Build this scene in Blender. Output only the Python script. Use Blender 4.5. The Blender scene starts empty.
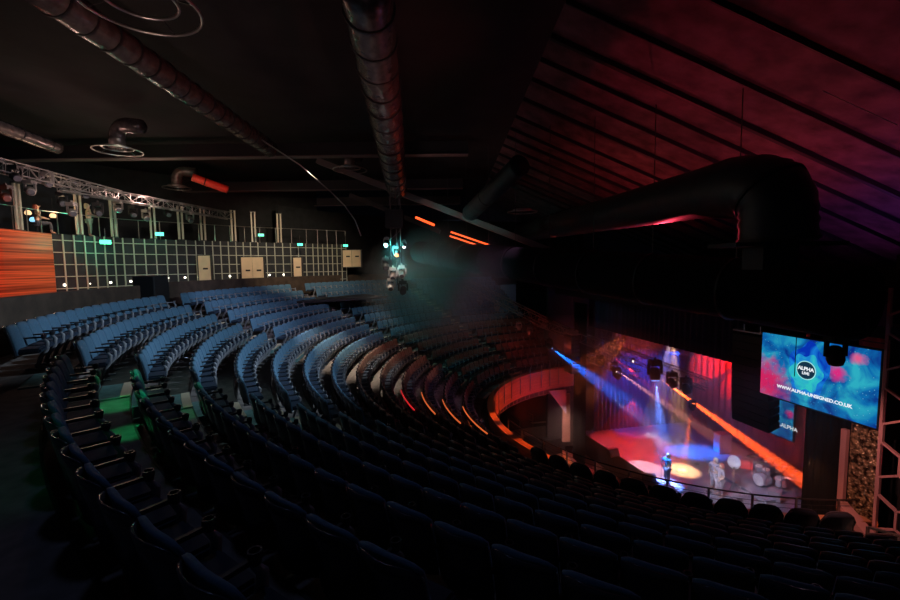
import bpy, bmesh, math, random
from mathutils import Vector, Matrix
R = math.radians
random.seed(7)
S = bpy.context.scene
C = S.collection

# ------------------------------------------------------------------ camera, world, exposure
CZ, FPX, PITCH, ROLL = 7.333, 417.58, 0.07856, -0.01286
cam_d = bpy.data.cameras.new('camera'); cam = bpy.data.objects.new('camera', cam_d); C.objects.link(cam)
cam_d.sensor_width = 36; cam_d.lens = FPX / 900 * 36; cam_d.clip_start = 0.05; cam_d.clip_end = 300
cam.matrix_world = Matrix.Translation((0, 0, CZ)) @ Matrix.Rotation(math.pi / 2 - PITCH, 4, 'X') @ Matrix.Rotation(ROLL, 4, 'Z')
S.camera = cam
S.view_settings.view_transform = 'Standard'; S.view_settings.look = 'None'
S.view_settings.exposure = 0.0; S.view_settings.gamma = 1.0; S.view_settings.use_curve_mapping = False
S.cycles.use_denoising = True
S.cycles.max_bounces = 5; S.cycles.diffuse_bounces = 2; S.cycles.glossy_bounces = 2; S.cycles.volume_bounces = 0
S.cycles.sample_clamp_indirect = 4
w = bpy.data.worlds.new('world'); S.world = w; w.use_nodes = True
w.node_tree.nodes['Background'].inputs[0].default_value = (0.5, 0.6, 1.0, 1); w.node_tree.nodes['Background'].inputs[1].default_value = 0.010

# hall frame: O = centre of the seating arcs, U = towards the back of the stage, V = across the stage (away from the camera)
O = Vector((10.343, 18.774, 0)); PHI = R(11.5)
U = Vector((math.cos(PHI), math.sin(PHI), 0)); V = Vector((-U.y, U.x, 0)); Z = Vector((0, 0, 1))
def W(u, v, z): return O + U * u + V * v + Z * z
def ray(x, y):
    cr, sr = math.cos(ROLL), math.sin(ROLL); a, b = x - 450, y - 300
    uu, vv = a * cr + b * sr, -a * sr + b * cr
    dy, dz = 1.0, -vv / FPX; c, s = math.cos(PITCH), math.sin(PITCH)
    return Vector((uu / FPX, dy * c + dz * s, -dy * s + dz * c))
CAM = Vector((0, 0, CZ))
def at(x, y, Y):      # the point of the place at distance Y along the view's forward axis
    d = ray(x, y); return CAM + d * (Y / d.y)
def atz(x, y, z):
    d = ray(x, y); return CAM + d * ((z - CZ) / d.z)
def atu(x, y, u):
    d = ray(x, y); return CAM + d * ((u + O.dot(U)) / d.dot(U))
def atr(x, y, r):
    d = ray(x, y); a = d.x**2 + d.y**2; b = -2 * (d.x * O.x + d.y * O.y); c = O.x**2 + O.y**2 - r * r
    return CAM + d * ((-b + math.sqrt(max(0, b * b - 4 * a * c))) / 2 / a)
def proj(P):
    x, y, z = P.x, P.y, P.z - CZ; c, s = math.cos(PITCH), math.sin(PITCH)
    Y = y * c - z * s; Zz = y * s + z * c
    if Y < .3: return None
    u, v = FPX * x / Y, -FPX * Zz / Y; cr, sr = math.cos(ROLL), math.sin(ROLL)
    return 450 + u * cr - v * sr, 300 + u * sr + v * cr, Y

# ------------------------------------------------------------------ lights
def light(kind, name, loc, target, energy, color, **k):
    d = bpy.data.lights.new(name, kind); d.energy = energy; d.color = color
    for a, b in k.items(): setattr(d, a, b)
    o = bpy.data.objects.new(name, d); C.objects.link(o); o.location = loc
    if target is not None: o.rotation_euler = (Vector(target) - Vector(loc)).to_track_quat('-Z', 'Y').to_euler()
    return o
def spot(name, loc, target, energy, color, deg, blend=.3, size=.05):
    return light('SPOT', name, loc, target, energy, color, spot_size=R(deg), spot_blend=blend, shadow_soft_size=size)
# house lights over the seating, plus unseen fill added near the viewer
spot('seating_spot', (1.5, 11.5, 9.8), (-9, 13.2, 6), 2300, (.62, .82, 1), 76, .7, .08)
spot('seating_spot', (-3.5, 14.5, 11), (-9.0, 22.4, 5), 850, (.78, .74, 1), 60, .35, .08)
spot('seating_spot', (-3.6, 17.5, 12.6), (-4.6, 18.9, 3.5), 4800, (1, .84, .66), 38, 1, .2)
spot('seating_spot', (3.5, 21, 11), (.2, 18.6, 1.5), 500, (.9, .4, .75), 38, .7, .2)
spot('seating_spot', (4.5, 17.5, 6), (-2.2, 21.2, 2.6), 420, (1, .5, .42), 27, .6, .1)
spot('stair_light', (-1.5, 27, 12.5), (-4.5, 24.5, 3.4), 450, (1, .85, .7), 46, .6, .1)
spot('seating_spot', (-2.5, 5, 12), (-1.5, 4, 5), 44, (.35, .5, 1), 90, .9, .3)  # unseen fill added to brighten the near seats
spot('seating_spot', (8, 9, 6.6), (-.5, 4.5, 4.5), 26, (.75, .55, .8), 90, .9, .1)
spot('stair_light', (-5, 9, 12), (-4.8, 8.6, 4.6), 170, (.55, .95, 1), 50, .9, .1)
spot('green_floor_spot', tuple(atz(140, 405, 5.16) + Z * 3.6), tuple(atz(122, 404, 5.16)), 260, (.03, 1, .30), 17, .8, .05)  # unseen green spots for the patches on the tier floor
spot('green_floor_spot', tuple(atz(200, 410, 4.78) + Z * 3.6), tuple(atz(186, 414, 4.78)), 100, (.03, 1, .30), 15, .9, .05)
spot('green_floor_spot', tuple(atz(140, 430, 5.16) + Z * 3.2), tuple(atz(131, 432, 5.16)), 170, (.03, 1, .30), 15, .9, .05)
spot('green_floor_spot', (-3.5, 2.0, 8), (-4.0, 3.6, 5.5), 6, (.05, 1, .35), 50, 1, .1)
spot('red_wall_wash', (-11.5, 9.5, 12), (-18, 15.5, 7.6), 3400, (1, .18, .07), 40, .4, .2)
spot('mesh_wall_wash', (-10, 14, 12), (-18, 23, 7.6), 1300, (1, .9, .7), 60, .8, .2)
spot('door_wash', (-6, 19, 12), (-11, 29, 7.6), 3000, (1, .82, .55), 56, .8, .2)
# unseen spots added to stand in for stage spill on roof and balcony front
for q, e_, c_ in (((7.5, 19, 8.6), 90, (1, .10, .09)), ((9.5, 13.5, 8.0), 110, (1, .10, .12)), ((12, 10, 7.6), 60, (.9, .12, .35)), ((14, 12, 7.0), 45, (.35, .12, 1)), ((8, 9.5, 9.0), 25, (1, .1, .1)), ((15, 15.5, 6.3), 35, (.6, .12, .8)), ((17.5, 17, 5.4), 25, (.25, .12, 1)), ((9.5, 22, 8), 50, (1, .08, .12)), ((6, 24, 9), 20, (1, .1, .08))):
    spot('roof_wash', q, (q[0] + .6, q[1] + .3, q[2] + 4), e_ * 1.35, c_, 155, .6, .3)
for a_, e_, c_ in ((116, 45, (1, .03, .03)), (128, 70, (1, .04, .03)), (141, 90, (1, .07, .03)), (154, 100, (1, .12, .03)), (167, 100, (1, .14, .03)), (180, 80, (1, .14, .03)), (193, 50, (1, .14, .03))):
    a_ = R(a_); spot('fascia_wash', (O.x + 6.6 * math.cos(a_), O.y + 6.6 * math.sin(a_), -1.4), (O.x + 8.45 * math.cos(a_), O.y + 8.45 * math.sin(a_), -.5), e_, c_, 84, .8, .1)
for a_ in (186, 196, 206, 216):
    a_ = R(a_); spot('cap_light', tuple(W(-2.5, 0, 4.4)), (O.x + 8.5 * math.cos(a_), O.y + 8.5 * math.sin(a_), .76), 4500, (1, .16, .03), 9, .6, .03)
spot('duct_wash', (-1, 4.5, 7), (-4.0, 13, 13), 200, (1, .6, .52), 50, .9, .1); spot('duct_wash', (-6, 6.5, 8.5), (-7.3, 12, 12.9), 300, (1, .62, .52), 70, .9, .1); spot('girder_wash', (-3, 14, 6.5), (0, 22, 10.5), 420, (1, .72, .66), 50, .9, .1)
spot('duct_wash', (2.5, 6, 6.0), (-1.5, 12, 12.5), 220, (1, .4, .38), 46, .9, .1)

# ------------------------------------------------------------------ materials
MATS = {}
def mat(name, col, rough=.6, metal=0, emit=None, estr=1, noise=None, bump=0, alpha=None, spec=.5):
    if name in MATS: return MATS[name]
    m = bpy.data.materials.new(name); m.use_nodes = True; nt = m.node_tree; b = nt.nodes['Principled BSDF']
    b.inputs['Base Color'].default_value = (*col, 1); b.inputs['Roughness'].default_value = rough; b.inputs['Metallic'].default_value = metal
    b.inputs['Specular IOR Level'].default_value = spec
    if emit: b.inputs['Emission Color'].default_value = (*emit, 1); b.inputs['Emission Strength'].default_value = estr
    if noise:
        sc, amt = noise[:2]
        tc = nt.nodes.new('ShaderNodeTexCoord'); mp = nt.nodes.new('ShaderNodeMapping'); n = nt.nodes.new('ShaderNodeTexNoise')
        if len(noise) > 2: mp.inputs['Scale'].default_value = noise[2]
        n.inputs['Scale'].default_value = sc; n.inputs['Detail'].default_value = 4
        r = nt.nodes.new('ShaderNodeMapRange'); r.inputs['From Min'].default_value = .3; r.inputs['From Max'].default_value = .7
        r.inputs['To Min'].default_value = 1 - amt; r.inputs['To Max'].default_value = 1 + amt
        mx = nt.nodes.new('ShaderNodeMix'); mx.data_type = 'RGBA'; mx.blend_type = 'MULTIPLY'; mx.inputs[0].default_value = 1; mx.inputs[6].default_value = (*col, 1)
        L = nt.links.new
        L(tc.outputs['Object'], mp.inputs[0]); L(mp.outputs[0], n.inputs['Vector']); L(n.outputs['Fac'], r.inputs['Value']); L(r.outputs[0], mx.inputs[7]); L(mx.outputs[2], b.inputs['Base Color'])
        if bump:
            bp = nt.nodes.new('ShaderNodeBump'); bp.inputs['Strength'].default_value = bump; bp.inputs['Distance'].default_value = .03
            L(n.outputs['Fac'], bp.inputs['Height']); L(bp.outputs[0], b.inputs['Normal'])
    MATS[name] = m; return m
M_BLUE = mat('seat_fabric_blue', (.085, .19, .30), .75, noise=(30, .15))
M_BROWN = mat('seat_leather_brown', (.20, .11, .09), .45, noise=(20, .2))
M_SHELL = mat('seat_shell', (.06, .06, .08), .22)
M_ARM = mat('arm_plastic', (.03, .03, .038), .4)
M_PAD = mat('seat_pad_navy', (.016, .03, .06), .8)
M_SIDE = mat('seat_side', (.26, .26, .29), .3)
M_LEG = mat('seat_leg', (.03, .03, .035), .4)
M_CARPET = mat('tier_carpet', (.20, .17, .16), .95, noise=(6, .25))
M_RISER = mat('tier_riser', (.035, .03, .035), .8)
M_NOSE = mat('stair_nosing', (.75, .60, .45), .6)
M_TREAD = mat('stair_tread', (.16, .30, .30), .8, noise=(8, .2))
M_BLACK = mat('black_paint', (.012, .012, .014), .6)
M_CLOTH = mat('black_cloth', (.008, .008, .010), .95, spec=.1)
M_NAVY = mat('navy_drape', (.018, .018, .05), .9, noise=(3, .4, (1, 1, .1)))
M_DARK = mat('dark_steel', (.06, .055, .06), .4, .6)
M_STEEL = mat('bare_steel', (.45, .42, .4), .35, .9)
M_CHROME = mat('chrome', (.75, .75, .78), .12, 1)
M_DUCT = mat('duct_fabric', (.15, .125, .12), .27, .5, noise=(5, .4), bump=.5)
M_DUCTB = mat('duct_black', (.03, .032, .034), .5, noise=(3, .3))
M_GIRDER = mat('girder_paint', (.16, .12, .12), .6)
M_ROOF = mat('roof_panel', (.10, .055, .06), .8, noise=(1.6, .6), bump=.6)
M_FLATROOF = mat('roof_flat', (.012, .011, .012), .9, noise=(.8, .5))
M_WALL = mat('dark_wall', (.02, .02, .024), .8, noise=(2, .3))
M_CONC = mat('grey_wall', (.07, .045, .032), .9, noise=(2, .35))
M_GRID = mat('grid_bar', (.42, .42, .34), .5)
M_DOOR = mat('door_beige', (.75, .55, .36), .6, noise=(2, .08))
M_WHITE = mat('white_paint', (.8, .78, .74), .5)
M_FLOORB = mat('hall_floor', (.22, .10, .085), .6, noise=(1.5, .2))
M_STAGE = mat('stage_floor', (.32, .30, .32), .35, noise=(2, .15))
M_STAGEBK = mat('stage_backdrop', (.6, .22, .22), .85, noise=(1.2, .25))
M_LAMP = mat('lamp_white', (.9, .9, .9), .4, emit=(.8, .95, 1), estr=25)
M_STEPL = mat('wall_dot_light', (.9, .9, .9), .4, emit=(1, .9, .75), estr=3)
M_EXIT = mat('exit_green', (.1, .8, .5), .4, emit=(.12, 1, .62), estr=1.6)
M_TUBER = mat('red_tube', (.9, .1, .03), .4, emit=(1, .09, .02), estr=2.2)
M_ORNG = mat('orange_lit_edge', (.9, .2, .05), .4, emit=(1, .19, .05), estr=.55)  # glow standing in for light on the seat-back edges
M_REDS = mat('red_lit_edge', (.9, .05, .05), .4, emit=(1, .03, .04), estr=.5)
M_SKIN = mat('skin', (.65, .42, .32), .5)

def wood_mat(name, c1, c2, sx=1):
    m = bpy.data.materials.new(name); m.use_nodes = True; nt = m.node_tree; b = nt.nodes['Principled BSDF']; b.inputs['Roughness'].default_value = .4
    tc = nt.nodes.new('ShaderNodeTexCoord'); mp = nt.nodes.new('ShaderNodeMapping'); mp.inputs['Scale'].default_value = (.10, .10, 8)
    n = nt.nodes.new('ShaderNodeTexNoise'); n.inputs['Scale'].default_value = 2; n.inputs['Detail'].default_value = 5
    r = nt.nodes.new('ShaderNodeValToRGB'); r.color_ramp.elements[0].position = .35; r.color_ramp.elements[1].position = .65
    r.color_ramp.elements[0].color = (*c1, 1); r.color_ramp.elements[1].color = (*c2, 1); L = nt.links.new
    L(tc.outputs['Object'], mp.inputs[0]); L(mp.outputs[0], n.inputs['Vector']); L(n.outputs['Fac'], r.inputs[0]); L(r.outputs[0], b.inputs['Base Color']); return m
M_WOODR = wood_mat('red_wood', (.16, .022, .01), (.85, .17, .06))
M_FASCIA = wood_mat('balcony_wood', (.5, .2, .11), (.7, .3, .16))
def glitter_mat():
    m = bpy.data.materials.new('gold_mosaic'); m.use_nodes = True; nt = m.node_tree; b = nt.nodes['Principled BSDF']; b.inputs['Roughness'].default_value = .35; b.inputs['Metallic'].default_value = .5
    tc = nt.nodes.new('ShaderNodeTexCoord'); n = nt.nodes.new('ShaderNodeTexVoronoi'); n.inputs['Scale'].default_value = 16
    r = nt.nodes.new('ShaderNodeValToRGB'); r.color_ramp.elements[0].color = (.04, .025, .015, 1); r.color_ramp.elements[1].color = (.85, .6, .35, 1); L = nt.links.new
    n2 = nt.nodes.new('ShaderNodeTexNoise'); n2.inputs['Scale'].default_value = 9; n2.inputs['Detail'].default_value = 8
    r.color_ramp.elements[0].position = .4; r.color_ramp.elements[1].position = .68
    L(tc.outputs['Object'], n.inputs['Vector']); L(tc.outputs['Object'], n2.inputs['Vector']); L(n2.outputs['Fac'], r.inputs[0]); L(r.outputs[0], b.inputs['Base Color'])
    bp = nt.nodes.new('ShaderNodeBump'); bp.inputs['Strength'].default_value = 1; bp.inputs['Distance'].default_value = .05; L(n.outputs['Distance'], bp.inputs['Height']); L(bp.outputs[0], b.inputs['Normal']); return m
M_GOLD = glitter_mat()

# ------------------------------------------------------------------ mesh helpers
def box(bm, c, s, rz=0, M=None):
    m = Matrix.Translation(c) @ Matrix.Rotation(rz, 4, 'Z') @ Matrix.Diagonal((*s, 1))
    if M is not None: m = M @ m
    bmesh.ops.create_cube(bm, size=1, matrix=m)
def frame_of(d):
    d = Vector(d).normalized(); a = Z if abs(d.z) < .95 else Vector((1, 0, 0)); x = d.cross(a).normalized(); return x, x.cross(d).normalized()
def tube(bm, pts, rad, n=8, caps=True, closed=False):
    pts = [Vector(p) for p in pts]; rads = rad if isinstance(rad, (list, tuple)) else [rad] * len(pts); rings = []
    for i, p in enumerate(pts):
        if closed: d = pts[(i + 1) % len(pts)] - pts[i - 1]
        else: d = pts[min(i + 1, len(pts) - 1)] - pts[max(i - 1, 0)]
        if i == 0: x, y = frame_of(d)
        else: d = d.normalized(); x = (x - d * x.dot(d)).normalized(); y = x.cross(d).normalized()
        rings.append([bm.verts.new(p + (x * math.cos(2 * math.pi * k / n) + y * math.sin(2 * math.pi * k / n)) * rads[i]) for k in range(n)])
    m = len(rings)
    for i in range(m if closed else m - 1):
        a, b = rings[i], rings[(i + 1) % m]
        for k in range(n):
            try: bm.faces.new((a[k], a[(k + 1) % n], b[(k + 1) % n], b[k]))
            except ValueError: pass
    if caps and not closed: bm.faces.new(rings[0]); bm.faces.new(rings[-1][::-1])
def beam(bm, a, b, wd, ht):      # rectangular bar from a to b
    a, b = Vector(a), Vector(b); d = (b - a); L = d.length; d.normalize()
    up = Z if abs(d.z) < .95 else Vector((1, 0, 0)); x = d.cross(up).normalized(); y = x.cross(d).normalized()
    M = Matrix((( *[x[0], d[0], y[0]], (a + b)[0] / 2), (*[x[1], d[1], y[1]], (a + b)[1] / 2), (*[x[2], d[2], y[2]], (a + b)[2] / 2), (0, 0, 0, 1)))
    bmesh.ops.create_cube(bm, size=1, matrix=M @ Matrix.Diagonal((wd, L, ht, 1)))
def lathe(bm, prof, M=Matrix(), n=16):
    rings = [[bm.verts.new(M @ Vector((r * math.cos(2 * math.pi * k / n), r * math.sin(2 * math.pi * k / n), z))) for k in range(n)] for r, z in prof]
    for a, b in zip(rings, rings[1:]):
        for k in range(n): bm.faces.new((a[k], a[(k + 1) % n], b[(k + 1) % n], b[k]))
    bm.faces.new(rings[0][::-1]); bm.faces.new(rings[-1])
def quad(bm, *ps): bm.faces.new([bm.verts.new(p) for p in ps])
def arc_wall(bm, r0, r1, z0, z1, a0, a1, n=64, zf=None):      # solid annular block (degrees)
    prev = None
    for i in range(n + 1):
        a = R(a0 + (a1 - a0) * i / n); c, s = math.cos(a), math.sin(a)
        ring = [bm.verts.new((O.x + r * c, O.y + r * s, z)) for r, z in ((r0, z0), (r1, z0), (r1, z1), (r0, z1))]
        if prev:
            for k in range(4): bm.faces.new((prev[k], prev[(k + 1) % 4], ring[(k + 1) % 4], ring[k]))
        else: bm.faces.new(ring[::-1])
        prev = ring
    bm.faces.new(prev)
def obj(name, bm, m, parent=None, smooth=False, bevel=0, loc=None):
    me = bpy.data.meshes.new(name)
    if bm is not None: bmesh.ops.recalc_face_normals(bm, faces=bm.faces); bm.to_mesh(me); bm.free()
    if m is not None: me.materials.append(m)
    if smooth: me.polygons.foreach_set('use_smooth', [True] * len(me.polygons))
    o = bpy.data.objects.new(name, me); C.objects.link(o)
    if parent is not None: o.parent = parent
    if loc is not None: o.location = loc
    if bevel: b = o.modifiers.new('bevel', 'BEVEL'); b.width = bevel; b.segments = 2; b.limit_method = 'ANGLE'
    return o
def tag(o, label, cat, group=None, kind=None):
    if label: o['label'] = label
    if cat: o['category'] = cat
    if group: o['group'] = group
    if kind: o['kind'] = kind
    return o
def thing(name, label, cat, loc=(0, 0, 0), rz=0, group=None):
    o = bpy.data.objects.new(name, None); C.objects.link(o); o.empty_display_size = .2; o.location = loc; o.rotation_euler = (0, 0, rz)
    return tag(o, label, cat, group)
def struct(name, bm, m, parent=None, **k):
    o = obj(name, bm, m, parent, **k)
    if parent is None: o['kind'] = 'structure'
    return o
def copy_thing(root, loc, rz, label, group=None):
    r = root.copy(); C.objects.link(r); r.location = loc; r.rotation_euler = (0, 0, rz); r['label'] = label
    if group: r['group'] = group
    for ch in list(root.children):
        c = ch.copy(); C.objects.link(c); c.parent = r
        for g in list(ch.children):
            d = g.copy(); C.objects.link(d); d.parent = c
    return r
B = bmesh.new
ORD = 'zeroth first second third fourth fifth sixth seventh eighth ninth tenth eleventh twelfth thirteenth fourteenth fifteenth sixteenth seventeenth eighteenth nineteenth twentieth'.split()
TENS = {2: 'twenty', 3: 'thirty', 4: 'forty', 5: 'fifty', 6: 'sixty', 7: 'seventy', 8: 'eighty'}
def ordinal(n):
    if n <= 20: return ORD[n]
    t, u = divmod(n, 10); return (TENS[t][:-1] + 'ieth') if u == 0 else TENS[t] + '-' + ORD[u]

# ------------------------------------------------------------------ seating terrace
def row_r(i): return 8.848 + .9 * (15 - i)
def row_z(i): n = 15 - i; return .41762 * n - .0016027 * n * n
A0, A1 = 106, 272
bm = B()
for i in range(1, 16):
    z = row_z(i); zl = row_z(i + 1) if i < 15 else -.5
    r_in = row_r(i) - .80; r_out = row_r(i) + .10
    if i == 1: r_out = 23.2
    if i == 15: r_in = 8.60
    arc_wall(bm, r_in, r_out + .02, zl - .4, z, A0, A1, 80)
struct('floor', bm, M_CARPET)
# nosing strip on every tier edge
bm = B()
for i in range(1, 15): arc_wall(bm, row_r(i) - .825, row_r(i) - .80, row_z(i) - .05, row_z(i) + .004, A0, A1, 80)
struct('trim_1', bm, M_RISER)
def stairs(ang, first, last, n):
    bm, bn = B(), B(); half = .55
    for i in range(first, last + 1):
        z, zl = row_z(i), row_z(i + 1) if i < 15 else 0; ri = row_r(i) - .80; dh = math.degrees(half / ri)
        arc_wall(bm, ri - .42, ri - .001, zl + .002, (z + zl) / 2, ang - dh, ang + dh, 4)
        arc_wall(bm, ri, ri + .45, z - .02, z + .02, ang - dh, ang + dh, 4)
        for rr, zz in ((ri - .43, (z + zl) / 2), (ri - .02, z + .02)):
            arc_wall(bn, rr, rr + .15, zz - .05, zz + .012, ang - dh, ang + dh, 4)
    o = struct('stair_%d' % n, bm, M_TREAD); obj('nosing', bn, M_NOSE, o); return o
AL, AM, AR = 214.7, 186.3, 159.0
stairs(AL, 1, 14, 1); stairs(AM, 1, 5, 2); stairs(AR, 1, 14, 3); stairs(131.5, 1, 14, 4); stairs(266.5, 8, 14, 5)

# ------------------------------------------------------------------ auditorium seats
def panel(wd, h, th, curve, nx=8, nz=6, rnd=.09):      # upright padded panel, rounded corners, front towards +y
    bm = B(); F, K = [], []
    for j in range(nz + 1):
        t = j / nz; f, k = [], []
        edge = 0
        zt = t * h; dz = min(t, 1 - t) * h
        for i in range(nx + 1):
            s = i / nx * 2 - 1; x = s * wd / 2
            top = zt - (rnd * abs(s) ** 4 * max(0, (t - .5) * 2))
            puff = th * (1 - .55 * abs(s) ** 4) * (1 - .5 * abs(2 * t - 1) ** 5)
            y = curve * s * s - .10 * t
            f.append(bm.verts.new((x, y + puff, top))); k.append(bm.verts.new((x, y - .012, top)))
        F.append(f); K.append(k)
    for j in range(nz):
        for i in range(nx):
            bm.faces.new((F[j][i], F[j][i + 1], F[j + 1][i + 1], F[j + 1][i])); bm.faces.new((K[j][i + 1], K[j][i], K[j + 1][i], K[j + 1][i + 1]))
        bm.faces.new((F[j][0], F[j + 1][0], K[j + 1][0], K[j][0])); bm.faces.new((F[j][nx], K[j][nx], K[j + 1][nx], F[j + 1][nx]))
    for i in range(nx):
        bm.faces.new((F[nz][i], F[nz][i + 1], K[nz][i + 1], K[nz][i])); bm.faces.new((F[0][i + 1], F[0][i], K[0][i], K[0][i + 1]))
    return bm
def shift(bm, v): bmesh.ops.translate(bm, verts=bm.verts, vec=v); return bm
def seat_parts(rd=.035):
    a = shift(panel(.495, .52, .055, .04, rnd=rd), (0, .10, .36))
    s = shift(panel(.505, .56, .008, .09, rnd=rd + .02), (0, .045, .315))
    p = B(); box(p, (0, .265, .41), (.45, .34, .09)); bmesh.ops.bevel(p, geom=list(p.edges), offset=.025, segments=2, affect='EDGES')
    ar = B(); box(ar, (-.26, .22, .60), (.03, .30, .03)); lathe(ar, [(.03, .57), (.042, .62), (.042, .65), (.03, .65), (.026, .60)], Matrix.Translation((-.26, .39, 0)), 8)
    l = B(); tube(l, [(-.26, .37, .59), (-.26, .43, .50), (-.26, .41, .36), (-.26, .32, .22), (-.26, .26, .04)], [.02, .035, .04, .035, .03], 8); box(l, (-.26, .26, .015), (.06, .30, .03))
    return a, s, p, ar, l
def make_seat(fab, name='auditorium_chair', rd=.035):
    t = thing(name, 'x', 'chair'); a, s, p, ar, l = seat_parts(rd)
    bk = obj('backrest', a, fab, t, smooth=True); obj('back_shell', s, M_SHELL, bk, smooth=True)
    obj('seat_pad', p, M_PAD, t); obj('armrest', ar, M_ARM, t); obj('leg', l, M_SIDE, t, smooth=True); return t
proto = {0: make_seat(M_BLUE), 1: make_seat(M_BROWN), 2: make_seat(mat('armchair_fabric', (.05, .03, .035), .7), 'lounge_armchair', .15)}
blocks = [('foreground block', 'left stairs', 216.3, 263.5, range(2, 15), +1),
          ('left rear block', 'middle stairs', 187.9, 213.1, range(1, 6), -1),
          ('central block', 'left stairs', 160.7, 213.1, range(6, 15), -1),
          ('far rear block', 'middle stairs', 160.7, 184.8, range(1, 6), -1),
          ('dark far block', 'far stairs', 133.2, 157.3, range(1, 15), -1),
          ('last far block', 'far stairs', 107.5, 129.8, range(1, 15), -1)]
cand = []
for bi, (bn, lm, a0, a1, rows, sg) in enumerate(blocks):
    for i in rows:
        r = row_r(i); pitch = math.degrees(.52 / r); n = int((a1 - a0) / pitch)
        if i >= 9 and bi == 0: n = min(n, int((262.5 - a0) / pitch))
        if i == 14 and bi == 0: pitch = math.degrees(.72 / r); n = int((a1 - a0) / pitch)
        for k in range(n):
            a = a0 + (k + .5) * pitch * ((a1 - a0) / (n * pitch))
            num = k + 1
            if bn in ('left rear block', 'central block'): num = n - k
            if bn == 'far rear block': num = n - k
            P = Vector((O.x + r * math.cos(R(a)), O.y + r * math.sin(R(a)), row_z(i))); q = proj(P + Z * .6)
            vis = q is not None and -25 < q[0] < 925 and q[1] < 640
            if not vis and q is not None and q[2] < 3 and q[1] > 640: continue
            if not vis: continue
            cand.append((q[2], P, a, i, num, bi))
cand.sort(key=lambda c: c[0])
for c_ in proto[2].children: c_.scale = (1.38, 1.15, 1.38)
for c_ in proto[2].children:
    if c_.name.startswith('back'): c_.data.transform(Matrix.Diagonal((.97, 1, 1, 1)))
used = {0: False, 1: False, 2: False}; rest = []
LANDM = ['from the left stairs', 'from the left stairs', 'from the left stairs', 'from the middle stairs', 'from the right stairs', 'from the far stairs']
for idx, (dist, P, a, i, num, bi) in enumerate(cand):
    if bi in (3,): pass
    big = i == 14 and bi == 0
    if idx >= 300 and not big: rest.append((P, a, i)); continue
    k = 2 if big else 1 if i >= 9 else 0
    lab = '%s padded seat, %s %s, %s row down, %s' % ('dark brown' if k else 'blue', ordinal(num), LANDM[bi], ordinal(i), blocks[bi][0])
    grp = 'auditorium seats in the ' + blocks[bi][0]
    if big: lab = 'broad dark armchair behind the balcony railing, %s %s' % (ordinal(num), LANDM[bi]); grp = 'broad armchairs along the balcony railing'
    if not used[k]:
        used[k] = True; t = proto[k]; t.location = P; t.rotation_euler = (0, 0, R(a + 90)); t['label'] = lab; t['group'] = grp
    else: copy_thing(proto[k], P, R(a + 90), lab, grp)
# all the remaining, smaller seats
import numpy as np
parts = seat_parts(); vs, fs, ms = [], [], []; off = 0
for pi, b in enumerate(parts):
    b.verts.index_update()
    vs += [tuple(v.co) for v in b.verts]; fs += [[v.index + off for v in f.verts] for f in b.faces]; ms += [[0, 1, 3, 2, 2][pi]] * len(b.faces); off += len(b.verts); b.free()
vs = np.array(vs)
def mass(name, items, fab, label):
    AV, AF, AM_ = [], [], []
    for n, (P, a, i) in enumerate(items):
        t = R(a + 90); c, s = math.cos(t), math.sin(t)
        q = np.stack([vs[:, 0] * c - vs[:, 1] * s + P.x, vs[:, 0] * s + vs[:, 1] * c + P.y, vs[:, 2] + P.z], -1); AV.append(q)
        o_ = n * len(vs); AF += [[x + o_ for x in f] for f in fs]; AM_ += ms
    me = bpy.data.meshes.new(name); me.from_pydata(np.concatenate(AV).tolist(), [], AF)
    for m in (fab, M_SHELL, M_SIDE, M_PAD): me.materials.append(m)
    me.polygons.foreach_set('material_index', AM_); me.polygons.foreach_set('use_smooth', [m_ < 2 for m_ in AM_]); me.update()
    o = bpy.data.objects.new(name, me); C.objects.link(o); tag(o, label, 'seats', None, 'stuff')
    # brown seats lower down
    me.materials.append(M_BROWN)
    idx = np.array(AM_); per = len(ms)
    for n, (P, a, i) in enumerate(items):
        if i >= 9: seg = idx[n * per:(n + 1) * per]; seg[seg == 0] = 4
    me.polygons.foreach_set('material_index', idx.tolist())
mass('distant_seating', rest, M_BLUE, 'curved rows of smaller seats filling the rest of the terrace')

# glowing strips put in for coloured light catching the lower seat-back edges
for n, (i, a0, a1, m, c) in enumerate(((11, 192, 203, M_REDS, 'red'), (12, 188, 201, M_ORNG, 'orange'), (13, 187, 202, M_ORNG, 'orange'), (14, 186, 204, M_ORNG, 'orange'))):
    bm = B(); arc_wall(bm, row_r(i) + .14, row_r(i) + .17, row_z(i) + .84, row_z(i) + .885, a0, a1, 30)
    tag(obj('lit_edge_glow', bm, m), '%s glow standing in for lit edges behind the %s seating row' % (c, ['fourth lowest', 'third lowest', 'second lowest', 'lowest'][n]), 'lit edge', 'lit edges behind the lower rows')

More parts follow.
